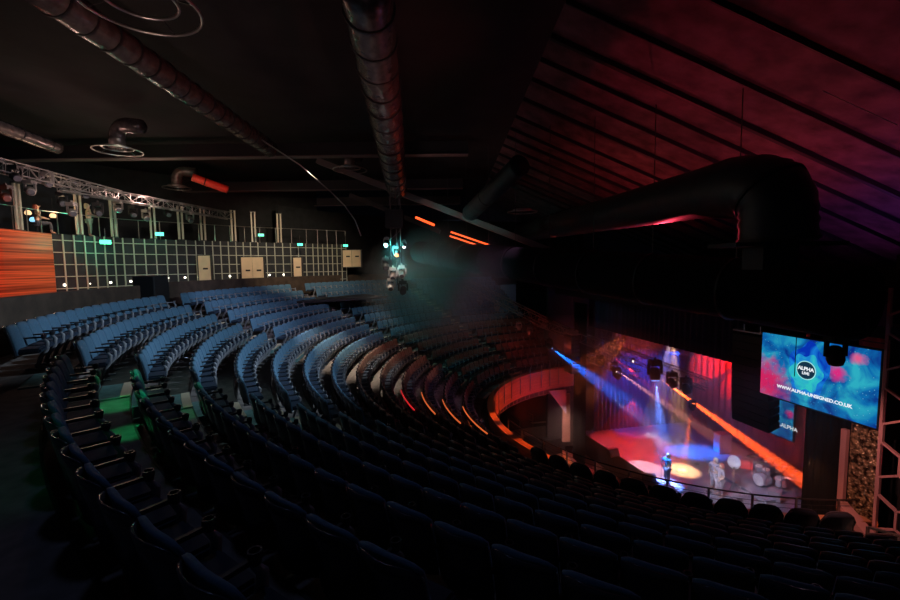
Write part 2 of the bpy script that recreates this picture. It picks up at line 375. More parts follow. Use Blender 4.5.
# ------------------------------------------------------------------ balcony front and railing
bm = B(); arc_wall(bm, 8.45, 8.60, -.55, .70, 104, 272, 90); o = struct('wall_balcony', bm, M_FASCIA)
b2 = B(); arc_wall(b2, 8.38, 8.66, .70, .76, 104, 272, 90); obj('cap_rail', b2, M_FASCIA, o)
t = thing('balcony_railing', 'thin steel railing on curved posts along the orange balcony front', 'railing')
def arcpts(r, z, a0, a1, n): return [(O.x + r * math.cos(R(a0 + (a1 - a0) * k / n)), O.y + r * math.sin(R(a0 + (a1 - a0) * k / n)), z) for k in range(n + 1)]
bm = B()
for zz, rr in ((1.16, .02), (1.0, .006), (.88, .006)): tube(bm, arcpts(8.36, zz, 196, 271, 60), rr, 6)
obj('handrail', bm, M_DARK, t)
for k, a in enumerate([114, 119, 124, 131, 138, 145, 152, 159, 166, 173, 180, 188, 196, 204, 212, 219, 226, 233, 240, 247, 254, 261, 268]):
    bm = B(); x, y = O.x + 8.36 * math.cos(R(a)), O.y + 8.36 * math.sin(R(a)); box(bm, (x, y, .45), (.035, .05, 1.45), R(a)); obj('post', bm, M_STEEL, t)

# ------------------------------------------------------------------ lower hall
bm = B(); box(bm, (8, 18, -5.5), (40, 40, .2)); struct('floor_lower', bm, M_FLOORB)
bm = B(); arc_wall(bm, 14.0, 14.2, -5.4, -.55, 100, 276, 60); arc_wall(bm, 8.6, 14.2, -.85, -.5, 104, 274, 60); struct('wall_under_balcony', bm, M_BLACK)
bm = B(); q0, q1 = O + Vector((math.cos(R(97)), math.sin(R(97)), 0)) * 10.2, O + Vector((math.cos(R(97)), math.sin(R(97)), 0)) * 26; beam(bm, Vector((q0.x, q0.y, 3)), Vector((q1.x, q1.y, 3)), .25, 17); struct('wall_far', bm, M_CLOTH)
# stage
bm = B(); pts = [(-.0, -9), (.9, -5), (1.0, 0), (.7, 5), (.3, 9.2), (9.5, 9.2), (9.5, -9)]
lo = [bm.verts.new(W(u, v, -5.38)) for u, v in pts]; hi = [bm.verts.new(W(u, v, -4.06)) for u, v in pts]
for k in range(7): bm.faces.new((lo[k], lo[(k + 1) % 7], hi[(k + 1) % 7], hi[k]))
bm.faces.new(hi); bm.faces.new(lo[::-1]); st = struct('stage', bm, M_BLACK)
bm = B(); hi = [bm.verts.new(W(u, v, -4.0)) for u, v in pts]; lo = [bm.verts.new(W(u, v, -4.058)) for u, v in pts]
for k in range(7): bm.faces.new((lo[k], lo[(k + 1) % 7], hi[(k + 1) % 7], hi[k]))
bm.faces.new(hi); bm.faces.new(lo[::-1]); obj('stage_deck', bm, M_STAGE, st)
def drape(name, p0, p1, z0, z1, m, folds=20, amp=.10, th=.05):      # curtain with real folds
    bm = B(); p0, p1 = Vector(p0), Vector(p1); d = (p1 - p0); n = Vector((-d.y, d.x, 0)).normalized(); N = folds * 4; rows = []
    for side in (0, 1):
        for k in range(N + 1):
            q = p0 + d * (k / N) + n * (amp * math.sin(k / 4 * 2 * math.pi) + side * th); rows.append((bm.verts.new((q.x, q.y, z0)), bm.verts.new((q.x, q.y, z1))))
    for side in (0, 1):
        for k in range(N): a, b = rows[side * (N + 1) + k], rows[side * (N + 1) + k + 1]; bm.faces.new((a[0], b[0], b[1], a[1]))
    for k in range(N):
        a, b, c, d2 = rows[k], rows[k + 1], rows[N + 1 + k], rows[N + 2 + k]; bm.faces.new((a[1], b[1], d2[1], c[1])); bm.faces.new((a[0], c[0], d2[0], b[0]))
    return bm
bm = B(); p = W(9.4, 0, 0); box(bm, (p.x, p.y, 1), (.3, 19, 12), PHI); struct('wall_stage_back', bm, M_BLACK)
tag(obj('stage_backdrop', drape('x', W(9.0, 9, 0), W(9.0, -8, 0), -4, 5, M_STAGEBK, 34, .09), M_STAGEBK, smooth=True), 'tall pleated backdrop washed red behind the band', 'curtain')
tag(obj('stage_curtain', drape('x', W(1.2, 9.0, 0), W(9.0, 9.0, 0), -4, 5, M_NAVY, 24, .09), mat('stage_side_cloth', (.16, .15, .24), .9, noise=(3, .3, (1, 1, .1))), smooth=True), 'dark side curtain at the far side of the stage under the blue beam', 'curtain')
bm = B(); p = W(4, 9.5, 0); box(bm, (p.x, p.y, 1), (12, .3, 12), PHI); struct('wall_stage_far', bm, M_BLACK)
bm = B(); p = W(4, -9.2, 0); box(bm, (p.x, p.y, 1), (11, .3, 12), PHI); struct('wall_stage_near', bm, M_BLACK)
bm = B(); p = W(4, 0, 5.6); box(bm, p, (11, 19, .3), PHI); struct('ceiling_stage', bm, M_BLACK)
# proscenium pelmet and wing drapes
tag(obj('pelmet_curtain', drape('x', W(-.2, 7.4, 0), W(-.2, -5.7, 0), 3.55, 7.4, M_NAVY, 40, .05), M_NAVY, smooth=True), 'wide navy pelmet curtain hanging above the stage opening', 'curtain', 'stage drapes')
tag(obj('wing_curtain', drape('x', W(-1.1, -6.55, 0), W(-1.1, -7.75, 0), -4.4, 7, M_CLOTH, 6, .06), M_CLOTH, smooth=True), 'narrow black wing curtain below the big screen, right of the stage', 'curtain', 'stage drapes')
tag(obj('wing_curtain', drape('x', W(-.7, 6.7, 0), W(-.7, 8.2, 0), -5.3, 5, M_CLOTH, 7, .06), M_CLOTH, smooth=True), 'black wing curtain at the far side of the stage opening', 'curtain', 'stage drapes')
bm = B(); beam(bm, W(-1.2, 8.35, -1.0), W(-1.2, 8.3, -4.2), .25, .5); bmesh.ops.transform(bm, matrix=Matrix(), verts=bm.verts)
tag(obj('wing_column', bm, mat('cream_column', (.6, .36, .28), .6), bevel=.02), 'pale cream column under the far end of the balcony', 'column')
bm = B(); a_, b_, c_ = W(-2.6, 7.9, -.6), W(-1.4, 7.9, -.6), W(-1.4, 7.9, -2.2)
for s in (0, 1): pass
vf = [bm.verts.new(x + U * 0 + V * s * .06) for s in (0, 1) for x in (a_, b_, c_)]
bm.faces.new(vf[:3]); bm.faces.new(vf[3:][::-1])
for k in range(3): bm.faces.new((vf[k], vf[(k + 1) % 3], vf[3 + (k + 1) % 3], vf[3 + k]))
tag(obj('wall_bracket', bm, mat('lilac_panel', (.55, .5, .7), .6)), 'pale triangular bracket under the far balcony end', 'bracket')

# ------------------------------------------------------------------ right-hand side of the stage
def text_mesh(s, size, m, parent, loc, rot=(math.pi / 2, 0, 0), ext=.004, name='lettering'):
    cu = bpy.data.curves.new('txt', 'FONT'); cu.body = s; cu.size = size; cu.align_x = 'CENTER'; cu.align_y = 'CENTER'; cu.extrude = ext; cu.offset = size * .022
    o = bpy.data.objects.new('txt', cu); C.objects.link(o); dg = bpy.context.evaluated_depsgraph_get()
    me = bpy.data.meshes.new_from_object(o.evaluated_get(dg)); bpy.data.objects.remove(o); me.materials.clear(); me.materials.append(m)
    t = bpy.data.objects.new(name, me); C.objects.link(t); t.parent = parent; t.location = loc; t.rotation_euler = rot; return t
def screen_mat(name, strength=1.0):
    m = bpy.data.materials.new(name); m.use_nodes = True; nt = m.node_tree; nt.nodes.clear(); N = nt.nodes.new; L = nt.links.new
    out = N('ShaderNodeOutputMaterial'); em = N('ShaderNodeEmission'); em.inputs[1].default_value = strength; L(em.outputs[0], out.inputs[0])
    tc = N('ShaderNodeTexCoord'); co = tc.outputs['Object']
    n = N('ShaderNodeTexNoise'); n.inputs['Scale'].default_value = 1.5; n.inputs['Detail'].default_value = 7; n.inputs['Distortion'].default_value = .8; L(co, n.inputs['Vector'])
    r = N('ShaderNodeValToRGB'); e = r.color_ramp.elements; e[0].position = .36; e[0].color = (.004, .03, .25, 1); e[1].position = .68; e[1].color = (.03, .48, .62, 1)
    x = e.new(.5); x.color = (.005, .17, .48, 1); L(n.outputs['Fac'], r.inputs[0]); cur = r.outputs[0]
    def blob(cx, cz, sx, sz, col, cur):
        mp = N('ShaderNodeMapping'); mp.vector_type = 'POINT'; mp.inputs['Location'].default_value = (-cx / sx, 0, -cz / sz); mp.inputs['Scale'].default_value = (1 / sx, 0, 1 / sz); L(co, mp.inputs[0])
        ln = N('ShaderNodeVectorMath'); ln.operation = 'LENGTH'; L(mp.outputs[0], ln.inputs[0])
        n2 = N('ShaderNodeTexNoise'); n2.inputs['Scale'].default_value = 4; n2.inputs['Detail'].default_value = 6; L(co, n2.inputs['Vector'])
        ad = N('ShaderNodeMath'); ad.operation = 'MULTIPLY_ADD'; ad.inputs[1].default_value = 1.6; L(n2.outputs['Fac'], ad.inputs[0]); L(ln.outputs['Value'], ad.inputs[2])
        mr = N('ShaderNodeMapRange'); mr.inputs['From Min'].default_value = 1.1; mr.inputs['From Max'].default_value = 2.0; mr.inputs['To Min'].default_value = 1; mr.inputs['To Max'].default_value = 0; L(ad.outputs[0], mr.inputs['Value'])
        mx = N('ShaderNodeMix'); mx.data_type = 'RGBA'; L(mr.outputs[0], mx.inputs[0]); L(cur, mx.inputs[6]); mx.inputs[7].default_value = (*col, 1); return mx.outputs[2]
    cur = blob(-1.45, -.55, .75, .75, (.75, .02, .14), cur)
    cur = blob(.62, .18, .26, .2, (.8, .03, .25), cur)
    cur = blob(1.08, .68, .20, .16, (.85, .12, .3), cur)
    st = N('ShaderNodeTexVoronoi'); st.inputs['Scale'].default_value = 11; L(co, st.inputs['Vector'])
    lt = N('ShaderNodeMapRange'); lt.inputs['From Min'].default_value = .05; lt.inputs['From Max'].default_value = .16; lt.inputs['To Min'].default_value = .9; lt.inputs['To Max'].default_value = 0; L(st.outputs['Distance'], lt.inputs['Value'])
    mx = N('ShaderNodeMix'); mx.data_type = 'RGBA'; L(lt.outputs[0], mx.inputs[0]); L(cur, mx.inputs[6]); mx.inputs[7].default_value = (.25, .65, .85, 1)
    L(mx.outputs[2], em.inputs[0]); return m
t = thing('projection_screen', 'big angled display with blue and pink galaxy picture and white web address', 'screen', W(-1.5, -6.97, 4.16), PHI - math.pi / 2)
bm = B(); box(bm, (0, .06, 0), (3.22, .09, 2.04)); obj('screen_frame', bm, M_BLACK, t)
bm = B(); box(bm, (0, .005, 0), (3.12, .012, 1.95)); obj('screen_surface', bm, screen_mat('galaxy_picture', .85), t)
def emis(name, col, s=1): return mat(name, (0, 0, 0), .5, emit=col, estr=s)
def flower(name, rx, rz, m, lobes, ph, cx, cz, y, parent, k=.1):
    bm = B(); ring = []
    for i in range(72):
        a = i / 72 * 2 * math.pi; q = 1 + k * math.sin(lobes * a + ph) + .05 * math.sin(2 * a + 1); ring.append(bm.verts.new((cx + rx * q * math.cos(a), y, cz + rz * q * math.sin(a))))
    bm.faces.new(ring); r = bmesh.ops.extrude_face_region(bm, geom=list(bm.faces)); bmesh.ops.translate(bm, vec=(0, .002, 0), verts=[v for v in r['geom'] if isinstance(v, bmesh.types.BMVert)])
    return obj(name, bm, m, parent)
def neb(name, c1, c2, sc):
    m = bpy.data.materials.new(name); m.use_nodes = True; nt = m.node_tree; nt.nodes.clear(); N = nt.nodes.new; L = nt.links.new
    out = N('ShaderNodeOutputMaterial'); em = N('ShaderNodeEmission'); L(em.outputs[0], out.inputs[0]); tc = N('ShaderNodeTexCoord'); n = N('ShaderNodeTexNoise'); n.inputs['Scale'].default_value = sc; n.inputs['Detail'].default_value = 3; n.inputs['Distortion'].default_value = 1.2
    r = N('ShaderNodeValToRGB'); r.color_ramp.elements[0].position = .38; r.color_ramp.elements[1].position = .62; r.color_ramp.elements[0].color = (*c1, 1); r.color_ramp.elements[1].color = (*c2, 1)
    L(tc.outputs['Object'], n.inputs['Vector']); L(n.outputs['Fac'], r.inputs[0]); L(r.outputs[0], em.inputs[0]); return m
flower('blue_petals', .52, .80, neb('petal_blue', (.002, .03, .42), (.01, .24, .72), 1.6), 5, .4, -.12, .10, -.006, t)
flower('teal_petals', .42, .56, neb('petal_teal', (.01, .22, .62), (.03, .55, .55), 2.0), 6, 1.3, -.18, .0, -.009, t, .12)
bm = B(); lathe(bm, [(.275, 0), (.275, .003)], Matrix.Translation((-.17, -.012, .08)) @ Matrix.Rotation(math.pi / 2, 4, 'X'), 32); obj('logo_ring', bm, emis('logo_ring', (.35, .8, .8)), t)
bm = B(); lathe(bm, [(.25, 0), (.25, .003)], Matrix.Translation((-.17, -.016, .08)) @ Matrix.Rotation(math.pi / 2, 4, 'X'), 32); obj('logo_disc', bm, emis('logo_disc', (.005, .03, .06)), t)
M_WTXT = emis('screen_white', (.9, .95, 1), 1)
text_mesh('ALPHA', .145, M_WTXT, t, (-.17, -.024, .12)); text_mesh('LIVE', .11, M_WTXT, t, (-.17, -.024, -.01))
text_mesh('WWW.ALPHA-UNSIGNED.CO.UK', .135, M_WTXT, t, (.02, -.02, -.60))
bm = B(); box(bm, (0, 0, 0), (.015, .015, 1.25)); o = obj('hanging_cable', bm, M_CLOTH, None, loc=W(-1.56, -6.52, 4.62)); tag(o, 'thin black cable hanging down in front of the big display', 'cable')
# second display at the back of the stage
p = atu(779, 414, 8.6); t = thing('stage_display', 'smaller blue display glimpsed between loudspeaker stack and wing curtain', 'screen', p, PHI - math.pi / 2)
bm = B(); box(bm, (0, .06, 0), (1.7, .1, 2.6)); obj('screen_frame', bm, M_BLACK, t)
bm = B(); box(bm, (0, 0, 0), (1.6, .012, 2.5)); obj('screen_surface', bm, bpy.data.materials['galaxy_picture'], t)
text_mesh('WWW.ALPHA', .3, M_WTXT, t, (.1, -.02, -.55))

# line arrays
def line_array(name, top, n, wd, label, lean=1):
    t = thing(name, label, 'loudspeaker', top, PHI - math.pi / 2, 'hanging line arrays')
    bm = B(); box(bm, (0, 0, .10), (wd * 1.0, .6, .05)); box(bm, (-.3, 0, .22), (.05, .5, .22)); box(bm, (.3, 0, .22), (.05, .5, .22)); obj('flying_frame', bm, M_STEEL, t)
    z, y, ang = 0, 0, 0
    for k in range(n):
        h = .26; a = R(-.3 - k * .35); bm = B()
        M = Matrix.Translation((0, y, z - h / 2)) @ Matrix.Rotation(a * -1, 4, 'X')
        vs_ = [(-wd / 2, -.3, -h / 2), (wd / 2, -.3, -h / 2), (wd / 2 * .75, .35, -h / 2 * .8), (-wd / 2 * .75, .35, -h / 2 * .8), (-wd / 2, -.3, h / 2 - .012), (wd / 2, -.3, h / 2 - .012), (wd / 2 * .75, .35, h / 2 * .8), (-wd / 2 * .75, .35, h / 2 * .8)]
        vv = [bm.verts.new(M @ Vector(q)) for q in vs_]
        for f in ((0, 1, 2, 3), (4, 7, 6, 5), (0, 4, 5, 1), (1, 5, 6, 2), (2, 6, 7, 3), (3, 7, 4, 0)): bm.faces.new([vv[q] for q in f])
        obj('cabinet', bm, M_BLACK, t, bevel=.01); z -= h * math.cos(a); y += h * math.sin(-a) * 1.0
    bm = B(); tube(bm, [(-.4, 0, .3), (0, 0, 1.2)], .012, 5); tube(bm, [(.4, 0, .3), (0, 0, 1.2)], .012, 5); tube(bm, [(0, 0, 1.2), (0, 0, 3.2)], .015, 5); obj('rigging', bm, M_DARK, t)
line_array('line_array', atu(758, 335, -.9), 12, 1.40, 'black curved line array hanging left of the big display')
line_array('line_array', W(-1.3, 7.45, 3.0), 9, 1.0, 'distant black line array hanging at the far side of stage')

# proscenium corner: pink column, glittering wall, wooden base
bm = B(); p = atu(843, 470, -1.45); box(bm, (p.x, p.y, 1.35), (.12, .14, 3.1), PHI); tag(obj('corner_column', bm, mat('pink_trim', (.75, .38, .38), .5), bevel=.01), 'narrow rosy column rising beside the black wing curtain', 'column')
bm = B()
a, b = atu(852, 470, -1.3), atu(877, 470, -1.3); box(bm, ((a.x + b.x) / 2, (a.y + b.y) / 2, 2.0), (.1, (b - a).length * 1.05, 4.4), PHI)
struct('wall_mosaic', bm, M_GOLD)
bm = B(); q0, q1 = atu(837, 500, -1.75), atu(868, 500, -1.75)
d = (q1 - q0); d.z = 0
def slab(bm, pts2, th):      # polygon given in 3D, thickened along U
    f = [bm.verts.new(p_) for p_ in pts2]; g = [bm.verts.new(p_ + U * th) for p_ in pts2]; bm.faces.new(f); bm.faces.new(g[::-1])
    for k in range(len(f)): bm.faces.new((f[k], f[(k + 1) % len(f)], g[(k + 1) % len(f)], g[k]))
slab(bm, [atu(836, 507, -1.8), atu(870, 548, -1.8), atu(870, 560, -1.8), atu(848, 546, -1.8), atu(836, 543, -1.8)], .35)
tag(obj('wooden_plinth', bm, M_FASCIA), 'wooden plinth at the foot of the rosy column', 'plinth')
bm = B(); slab(bm, [atu(838, 503, -1.9), atu(871, 541, -1.9), atu(871, 550, -1.9), atu(838, 511, -1.9)], .3); tag(obj('sloping_handrail', bm, bpy.data.materials['pink_trim']), 'sloping rosy rail running down over the wooden plinth', 'rail')
bm = B(); p = W(-.4, -9.5, 0); box(bm, (p.x - .1, p.y, 1.5), (.3, 2.6, 12), PHI); struct('wall_right', bm, M_WALL)
# hexagon lattice
t = thing('hexagon_lattice', 'tall pink lattice of open hexagons at the right edge', 'wall decoration', W(-1.5, -8.62, 3.1), PHI - math.pi / 2)
done = set(); hs = .45
for j_ in range(-5, 6):
    for i_ in range(3):
        hx, hz = .05 + hs * .866 * (1 + 2 * i_ + (j_ % 2)), j_ * hs * 1.5 + .03; bm = B()
        pts = [(hx + hs * .866 * c, 0, hz + hs * q) for c, q in ((1, -.5), (1, .5), (0, 1), (-1, .5), (-1, -.5), (0, -1))]
        for k in range(6):
            a, b = pts[k], pts[(k + 1) % 6]; key = tuple(sorted(((round(a[0], 1), round(a[2], 1)), (round(b[0], 1), round(b[2], 1)))))
            if key in done: continue
            done.add(key); beam(bm, a, b, .075, .05)
        if len(bm.verts): obj('hexagon', bm, bpy.data.materials['pink_trim'], t)
        else: bm.free()
bm = B(); beam(bm, (.02, 0, -3.1), (.02, 0, 3.6), .07, .06); obj('upright', bm, bpy.data.materials['pink_trim'], t)
bm = B()
for k in range(8): beam(bm, (-.55, .1, 3.5 - k * .32), (0, .1, 3.5 - k * .32), .03, .03)
obj('cross_bar', bm, M_GIRDER, t)
spot('corner_glow', tuple(W(-3.4, -7.6, 6.0)), tuple(W(-1.3, -8.2, 1.0)), 60, (1, .45, .35), 70, .8, .1)
spot('corner_glow', tuple(W(-2.8, -8.0, 2.4)), tuple(W(-1.6, -8.0, -.2)), 22, (1, .35, .15), 80, .9, .1)
t = thing('stair_railing', 'low steel railing beside the steps under the hexagon lattice', 'railing')
ps = [atz(868, 527, 1.0), atz(900, 536, 1.0)]; bm = B()
for p in ps: beam(bm, (p.x, p.y, -.0), (p.x, p.y, 1.0), .05, .05)
obj('post', bm, M_STEEL, t); bm = B(); beam(bm, ps[0], ps[1] + (ps[1] - ps[0]) * .6, .06, .05); obj('handrail', bm, M_STEEL, t)

# ------------------------------------------------------------------ roof
def roof_z(x): return 14 if x < 3 else 15.3 - .43 * x
bm = B(); box(bm, (-17, 25, 14.15), (40.2, 70, .3)); struct('ceiling', bm, M_FLATROOF)
bm = B(); x0, x1 = 3, 24; vv = []
for x, y in ((x0, -8), (x1, -8), (x1, 60), (x0, 60)): vv.append((x, y, roof_z(x)))
f = [bm.verts.new(q) for q in vv]; g = [bm.verts.new((q[0], q[1], q[2] + .3)) for q in vv]; bm.faces.new(f); bm.faces.new(g[::-1])
for k in range(4): bm.faces.new((f[k], f[(k + 1) % 4], g[(k + 1) % 4], g[k]))
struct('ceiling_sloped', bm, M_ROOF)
for k in range(22):
    y = -2.0 + k * 1.6 + .25 * math.sin(k * 5); bm = B(); wd = .045 if k % 3 else .15
    beam(bm, (x0, y, roof_z(x0 + .01) - .07), (x1, y + .6, roof_z(x1) - .07), wd, .14)
    tag(obj('roof_rib', bm, M_BLACK), 'dark sloping rib across the red lit roof panels, %s from the viewer' % ordinal(k + 1), 'beam', 'ribs under the sloping roof')
for k, (y, z) in enumerate(((21.5, 13.3), (30, 13.2), (36, 13.0))):
    t = thing('roof_beam', 'long dark steel roof beam, %s of three over the left wall' % ['nearest', 'middle', 'farthest'][k], 'beam', (0, 0, 0), 0, 'roof beams over the left side'); bm = B()
    box(bm, (-15, y, z - .35), (32, .45, .05)); obj('flange', bm, M_GIRDER, t); bm = B(); box(bm, (-15, y, z), (32, .08, .68)); obj('web', bm, M_DARK, t)
bm = B(); beam(bm, at(318, 161, 23), at(572, 259, 22), .42, .30); tag(obj('sloping_girder', bm, M_GIRDER), 'pale brown girder sloping across the hall centre down behind the black drum', 'beam')
bm = B(); beam(bm, at(350, 195, 30), at(440, 232, 29), .3, .3); tag(obj('sloping_girder', bm, M_DARK), 'short dark girder slanting behind the lamp tower', 'beam')
for a, b, l in (((620, 82, 14), (696, -3, 10), 'thin pale cable hanging diagonally below the upper roof'), ((823, 91, 9.6), (897, 125, 9.6), 'thin bright wire along a roof rib at the upper right')):
    bm = B(); tube(bm, [at(*a), at(*b)], .012, 5); tag(obj('ceiling_cable', bm, M_STEEL), l, 'cable')

# ------------------------------------------------------------------ ducts
def duct(name, pts, rad, m, label, straps, group=None):
    t = thing(name, label, 'duct', (0, 0, 0), 0, group); pts = [Vector(p) for p in pts]
    L_ = 24 if len(pts) == 2 else 1; fine = []
    if len(pts) == 2: fine = [pts[0].lerp(pts[1], k / L_) for k in range(L_ + 1)]
    else: fine = pts
    bm = B(); tube(bm, fine, [rad * (1 + .03 * math.sin(k * 2.7)) for k in range(len(fine))], 24); obj('duct_body', bm, m, t, smooth=True)
    for s in straps:
        p = pts[0].lerp(pts[-1], s) if len(pts) == 2 else fine[int(s * (len(fine) - 1))]
        q = (pts[-1] - pts[0]).normalized() if len(pts) == 2 else (fine[min(int(s * (len(fine) - 1)) + 1, len(fine) - 1)] - p).normalized()
        bm = B(); tube(bm, [p - q * .03, p + q * .03], rad * 1.06, 24); obj('strap', bm, M_BLACK, t)
    return t
duct('ceiling_duct', (atz(20, -25, 12.9), atz(270, 149, 12.9)), .36, M_DUCT, 'long strapped grey duct slanting across the upper left', [k / 17 for k in range(1, 17)])
duct('ceiling_duct', (atz(363, -30, 12.6), at(397, 188, 21)), .50, M_DUCT, 'thick grey duct running away along the top centre', [k / 14 for k in range(1, 14)])
duct('ceiling_duct', (atz(-60, 104, 12.6), atz(57, 148, 12.6)), .24, M_DUCT, 'short grey duct stub at the left edge above the truss', [.3, .6, .9])
duct('ceiling_duct', (at(470, 213, 22), at(520, 165, 17)), .42, M_DUCTB, 'short dark duct left of the big black elbow duct', [.4])
e = [at(522, 233, 33), at(640, 208, 15), at(705, 193, 11)]
base = [at(735, 187, 9.6), at(758, 185, 9.0), at(771, 192, 8.75), at(776, 206, 8.65), at(777, 222, 8.6), at(777, 243, 8.6)]
def smooth_path(ps, n=4):
    out = []
    for i in range(len(ps) - 1):
        a, b, c, d = ps[max(i - 1, 0)], ps[i], ps[i + 1], ps[min(i + 2, len(ps) - 1)]
        for k in range(n): q = k / n; out.append(.5 * ((2 * b) + (c - a) * q + (2 * a - 5 * b + 4 * c - d) * q * q + (3 * b - a - 3 * c + d) * q ** 3))
    return out + [ps[-1]]
duct('elbow_duct', e[:1] + [e[0].lerp(e[2], .5), e[2]] + smooth_path([at(735, 188, 9.6), at(755, 187, 9.05), at(769, 192, 8.75), at(776, 204, 8.62), at(777, 222, 8.6), at(777, 243, 8.6)]), .66, M_DUCTB, 'big black elbow duct bending down above the black drum', [.5, .98])
spot('duct_rim_light', (8.2, 16.5, 7.9), at(640, 222, 15), 420, (1, .05, .10), 90, .9, .05)
bm = B(); p = at(775, 240, 8.6); box(bm, p - Z * .1, (2.2, .9, .08)); box(bm, p - Z * .35 + Vector((-.1, 0, 0)), (.7, .6, .5)); tag(obj('duct_flange', bm, M_BLACK), 'flat black plate under the mouth of the big elbow duct', 'bracket')
spot('duct_red_side', (4.5, 11, 9.5), at(385, 90, 13), 200, (1, .06, .08), 60, .9, .1)
spot('beam_green', at(158, 178, 18.5), at(152, 161, 21.3), 40, (.05, 1, .4), 60, 1, .1)
# black drum across the hall
t = thing('fabric_drum', 'huge black fabric drum spanning the hall above the display', 'drum')
A_, B_ = at(862, 304, 9.0), at(420, 252, 33); bm = B(); dd = (A_ - B_).normalized()
pts = [B_.lerp(A_, k / 20) for k in range(21)] + [A_ + dd * .12]
tube(bm, pts, [.83 + .02 * math.sin(k * 3) for k in range(21)] + [.74], 28); obj('drum_body', bm, M_CLOTH, t, smooth=True)
for k in range(1, 10):
    p = B_.lerp(A_, k / 10); bm = B(); tube(bm, [p - dd * .03, p + dd * .03], .87, 28); obj('hoop', bm, M_BLACK, t)
for k in range(1, 10): bm = B(); p = B_.lerp(A_, k / 10); tube(bm, [p + Z * .8, (p.x, p.y, roof_z(p.x) - .01)], .015, 5); obj('hanging_wire', bm, M_DARK, t)
# ring diffusers under stub ducts
def ring_diffuser(c, r, label, elbow=True, turn=0):
    c = Vector(c); t = thing('ring_diffuser', label, 'air diffuser', c, turn, 'round ceiling diffusers')
    for rr, nm in ((1, 'outer_ring'), (.62, 'inner_ring')):
        bm = B(); tube(bm, [(r * rr * math.cos(a * math.pi / 16), r * rr * math.sin(a * math.pi / 16), (1 - rr) * .3) for a in range(32)], .03, 8, closed=True); obj(nm, bm, M_STEEL, t, smooth=True)
    bm = B()
    for k in range(4): a = k * math.pi / 2; beam(bm, (.62 * r * math.cos(a), .62 * r * math.sin(a), .11), (r * math.cos(a), r * math.sin(a), 0), .02, .02)
    obj('spoke', bm, M_DARK, t)
    if elbow:
        bm = B(); pts = [(0, 0, .1), (0, 0, .5)] + [(.5 - .5 * math.cos(k * math.pi / 12), 0, .5 + .5 * math.sin(k * math.pi / 12)) for k in range(1, 7)] + [(1.2, 0, .9)]
        tube(bm, pts, [.3] * (len(pts) - 1) + [.28], 14); obj('elbow', bm, M_DUCT, t, smooth=True)
ring_diffuser(atz(140, 6, 12.5), 1.05, 'large ring diffuser at the top left above the long duct', False)
ring_diffuser(atz(118, 151, 12.3), .85, 'ring diffuser under an elbow stub over the left truss', True, R(-10))
ring_diffuser(atz(177, 188, 12.3), .75, 'ring diffuser left of the red lit duct')
ring_diffuser(atz(350, 170, 12.4), .85, 'ring diffuser beside the pale sloping girder', True, R(80))
ring_diffuser(at(522, 212, 22), .75, 'ring diffuser by the left end of the elbow duct', False)
duct('ceiling_duct', (at(192, 177, 24), at(228, 190, 25)), .22, mat('duct_red_lit', (.55, .10, .07), .4), 'short red lit duct hanging near the rear roof beams', [.35])  # red of the light is put into the duct colour
spot('red_duct_glow', at(205, 195, 22.0), at(210, 184, 24.5), 120, (1, .08, .05), 60, .8, .05)
bm = B(); tube(bm, [at(262, 140, 18), at(300, 165, 19), at(331, 192, 20), at(345, 206, 20.5), at(355, 220, 21), at(361, 236, 21)], .03, 8)
tag(obj('curved_track', bm, M_STEEL, smooth=True), 'thin curved metal track continuing the long left duct downwards', 'track')

# ------------------------------------------------------------------ left wall, gallery
wall_px = [(-45, 15.5), (0, 17), (52, 19.5), (125, 22.7), (200, 25.5), (255, 27.8), (312, 30), (346, 31.6)]
def wp(i): x, Y = wall_px[i]; p = at(x, 260, Y); return Vector((p.x, p.y, 0))
WP = [wp(i) for i in range(len(wall_px))]
def walk(s):      # s in wall segments
    i = min(int(s), len(WP) - 2); return WP[i].lerp(WP[i + 1], s - i)
def inward(s):
    i = min(int(s), len(WP) - 2); d = (WP[i + 1] - WP[i]).normalized(); return Vector((d.y, -d.x, 0))
def wallstrip(bm, s0, s1, z0, z1, th, n=30, back=0):
    prev = None
    for k in range(n + 1):
        s = s0 + (s1 - s0) * k / n; p = walk(s); nn = inward(s); r = [bm.verts.new((p + nn * o_).to_tuple()[:2] + (z,)) for o_, z in ((back, z0), (back + th, z0), (back + th, z1), (back, z1))]
        if prev:
            for j in range(4): bm.faces.new((prev[j], prev[(j + 1) % 4], r[(j + 1) % 4], r[j]))
        else: bm.faces.new(r[::-1])
        prev = r
    bm.faces.new(prev)
GZ = 9.12
bm = B(); wallstrip(bm, 2, 7, 5.4, GZ, -.2, 5); struct('wall_left', bm, M_WALL)
bm = B(); wallstrip(bm, 0, 2, 5.4, GZ, -.2, 2, .12); struct('wall_red', bm, M_WOODR)
wl = bpy.data.objects['wall_left']
bm = B()
for z in (6.55, 7.12, 7.69, 8.26, 8.83): wallstrip(bm, 2, 7, z - .02, z + .02, .05, 5, .03)
n_ = 36
for k in range(n_ + 1):
    s = 2 + 5 * k / n_; p = walk(s); box(bm, (p.x + inward(s).x * .06, p.y + inward(s).y * .06, (5.6 + GZ) / 2), (.045, .05, GZ - 5.6), math.atan2(inward(s).y, inward(s).x))
obj('wall_grid', bm, M_GRID, wl)
bm = B(); wallstrip(bm, 0, 7, 5.38, 5.53, 6, 14, 0); struct('floor_walkway', bm, M_RISER)
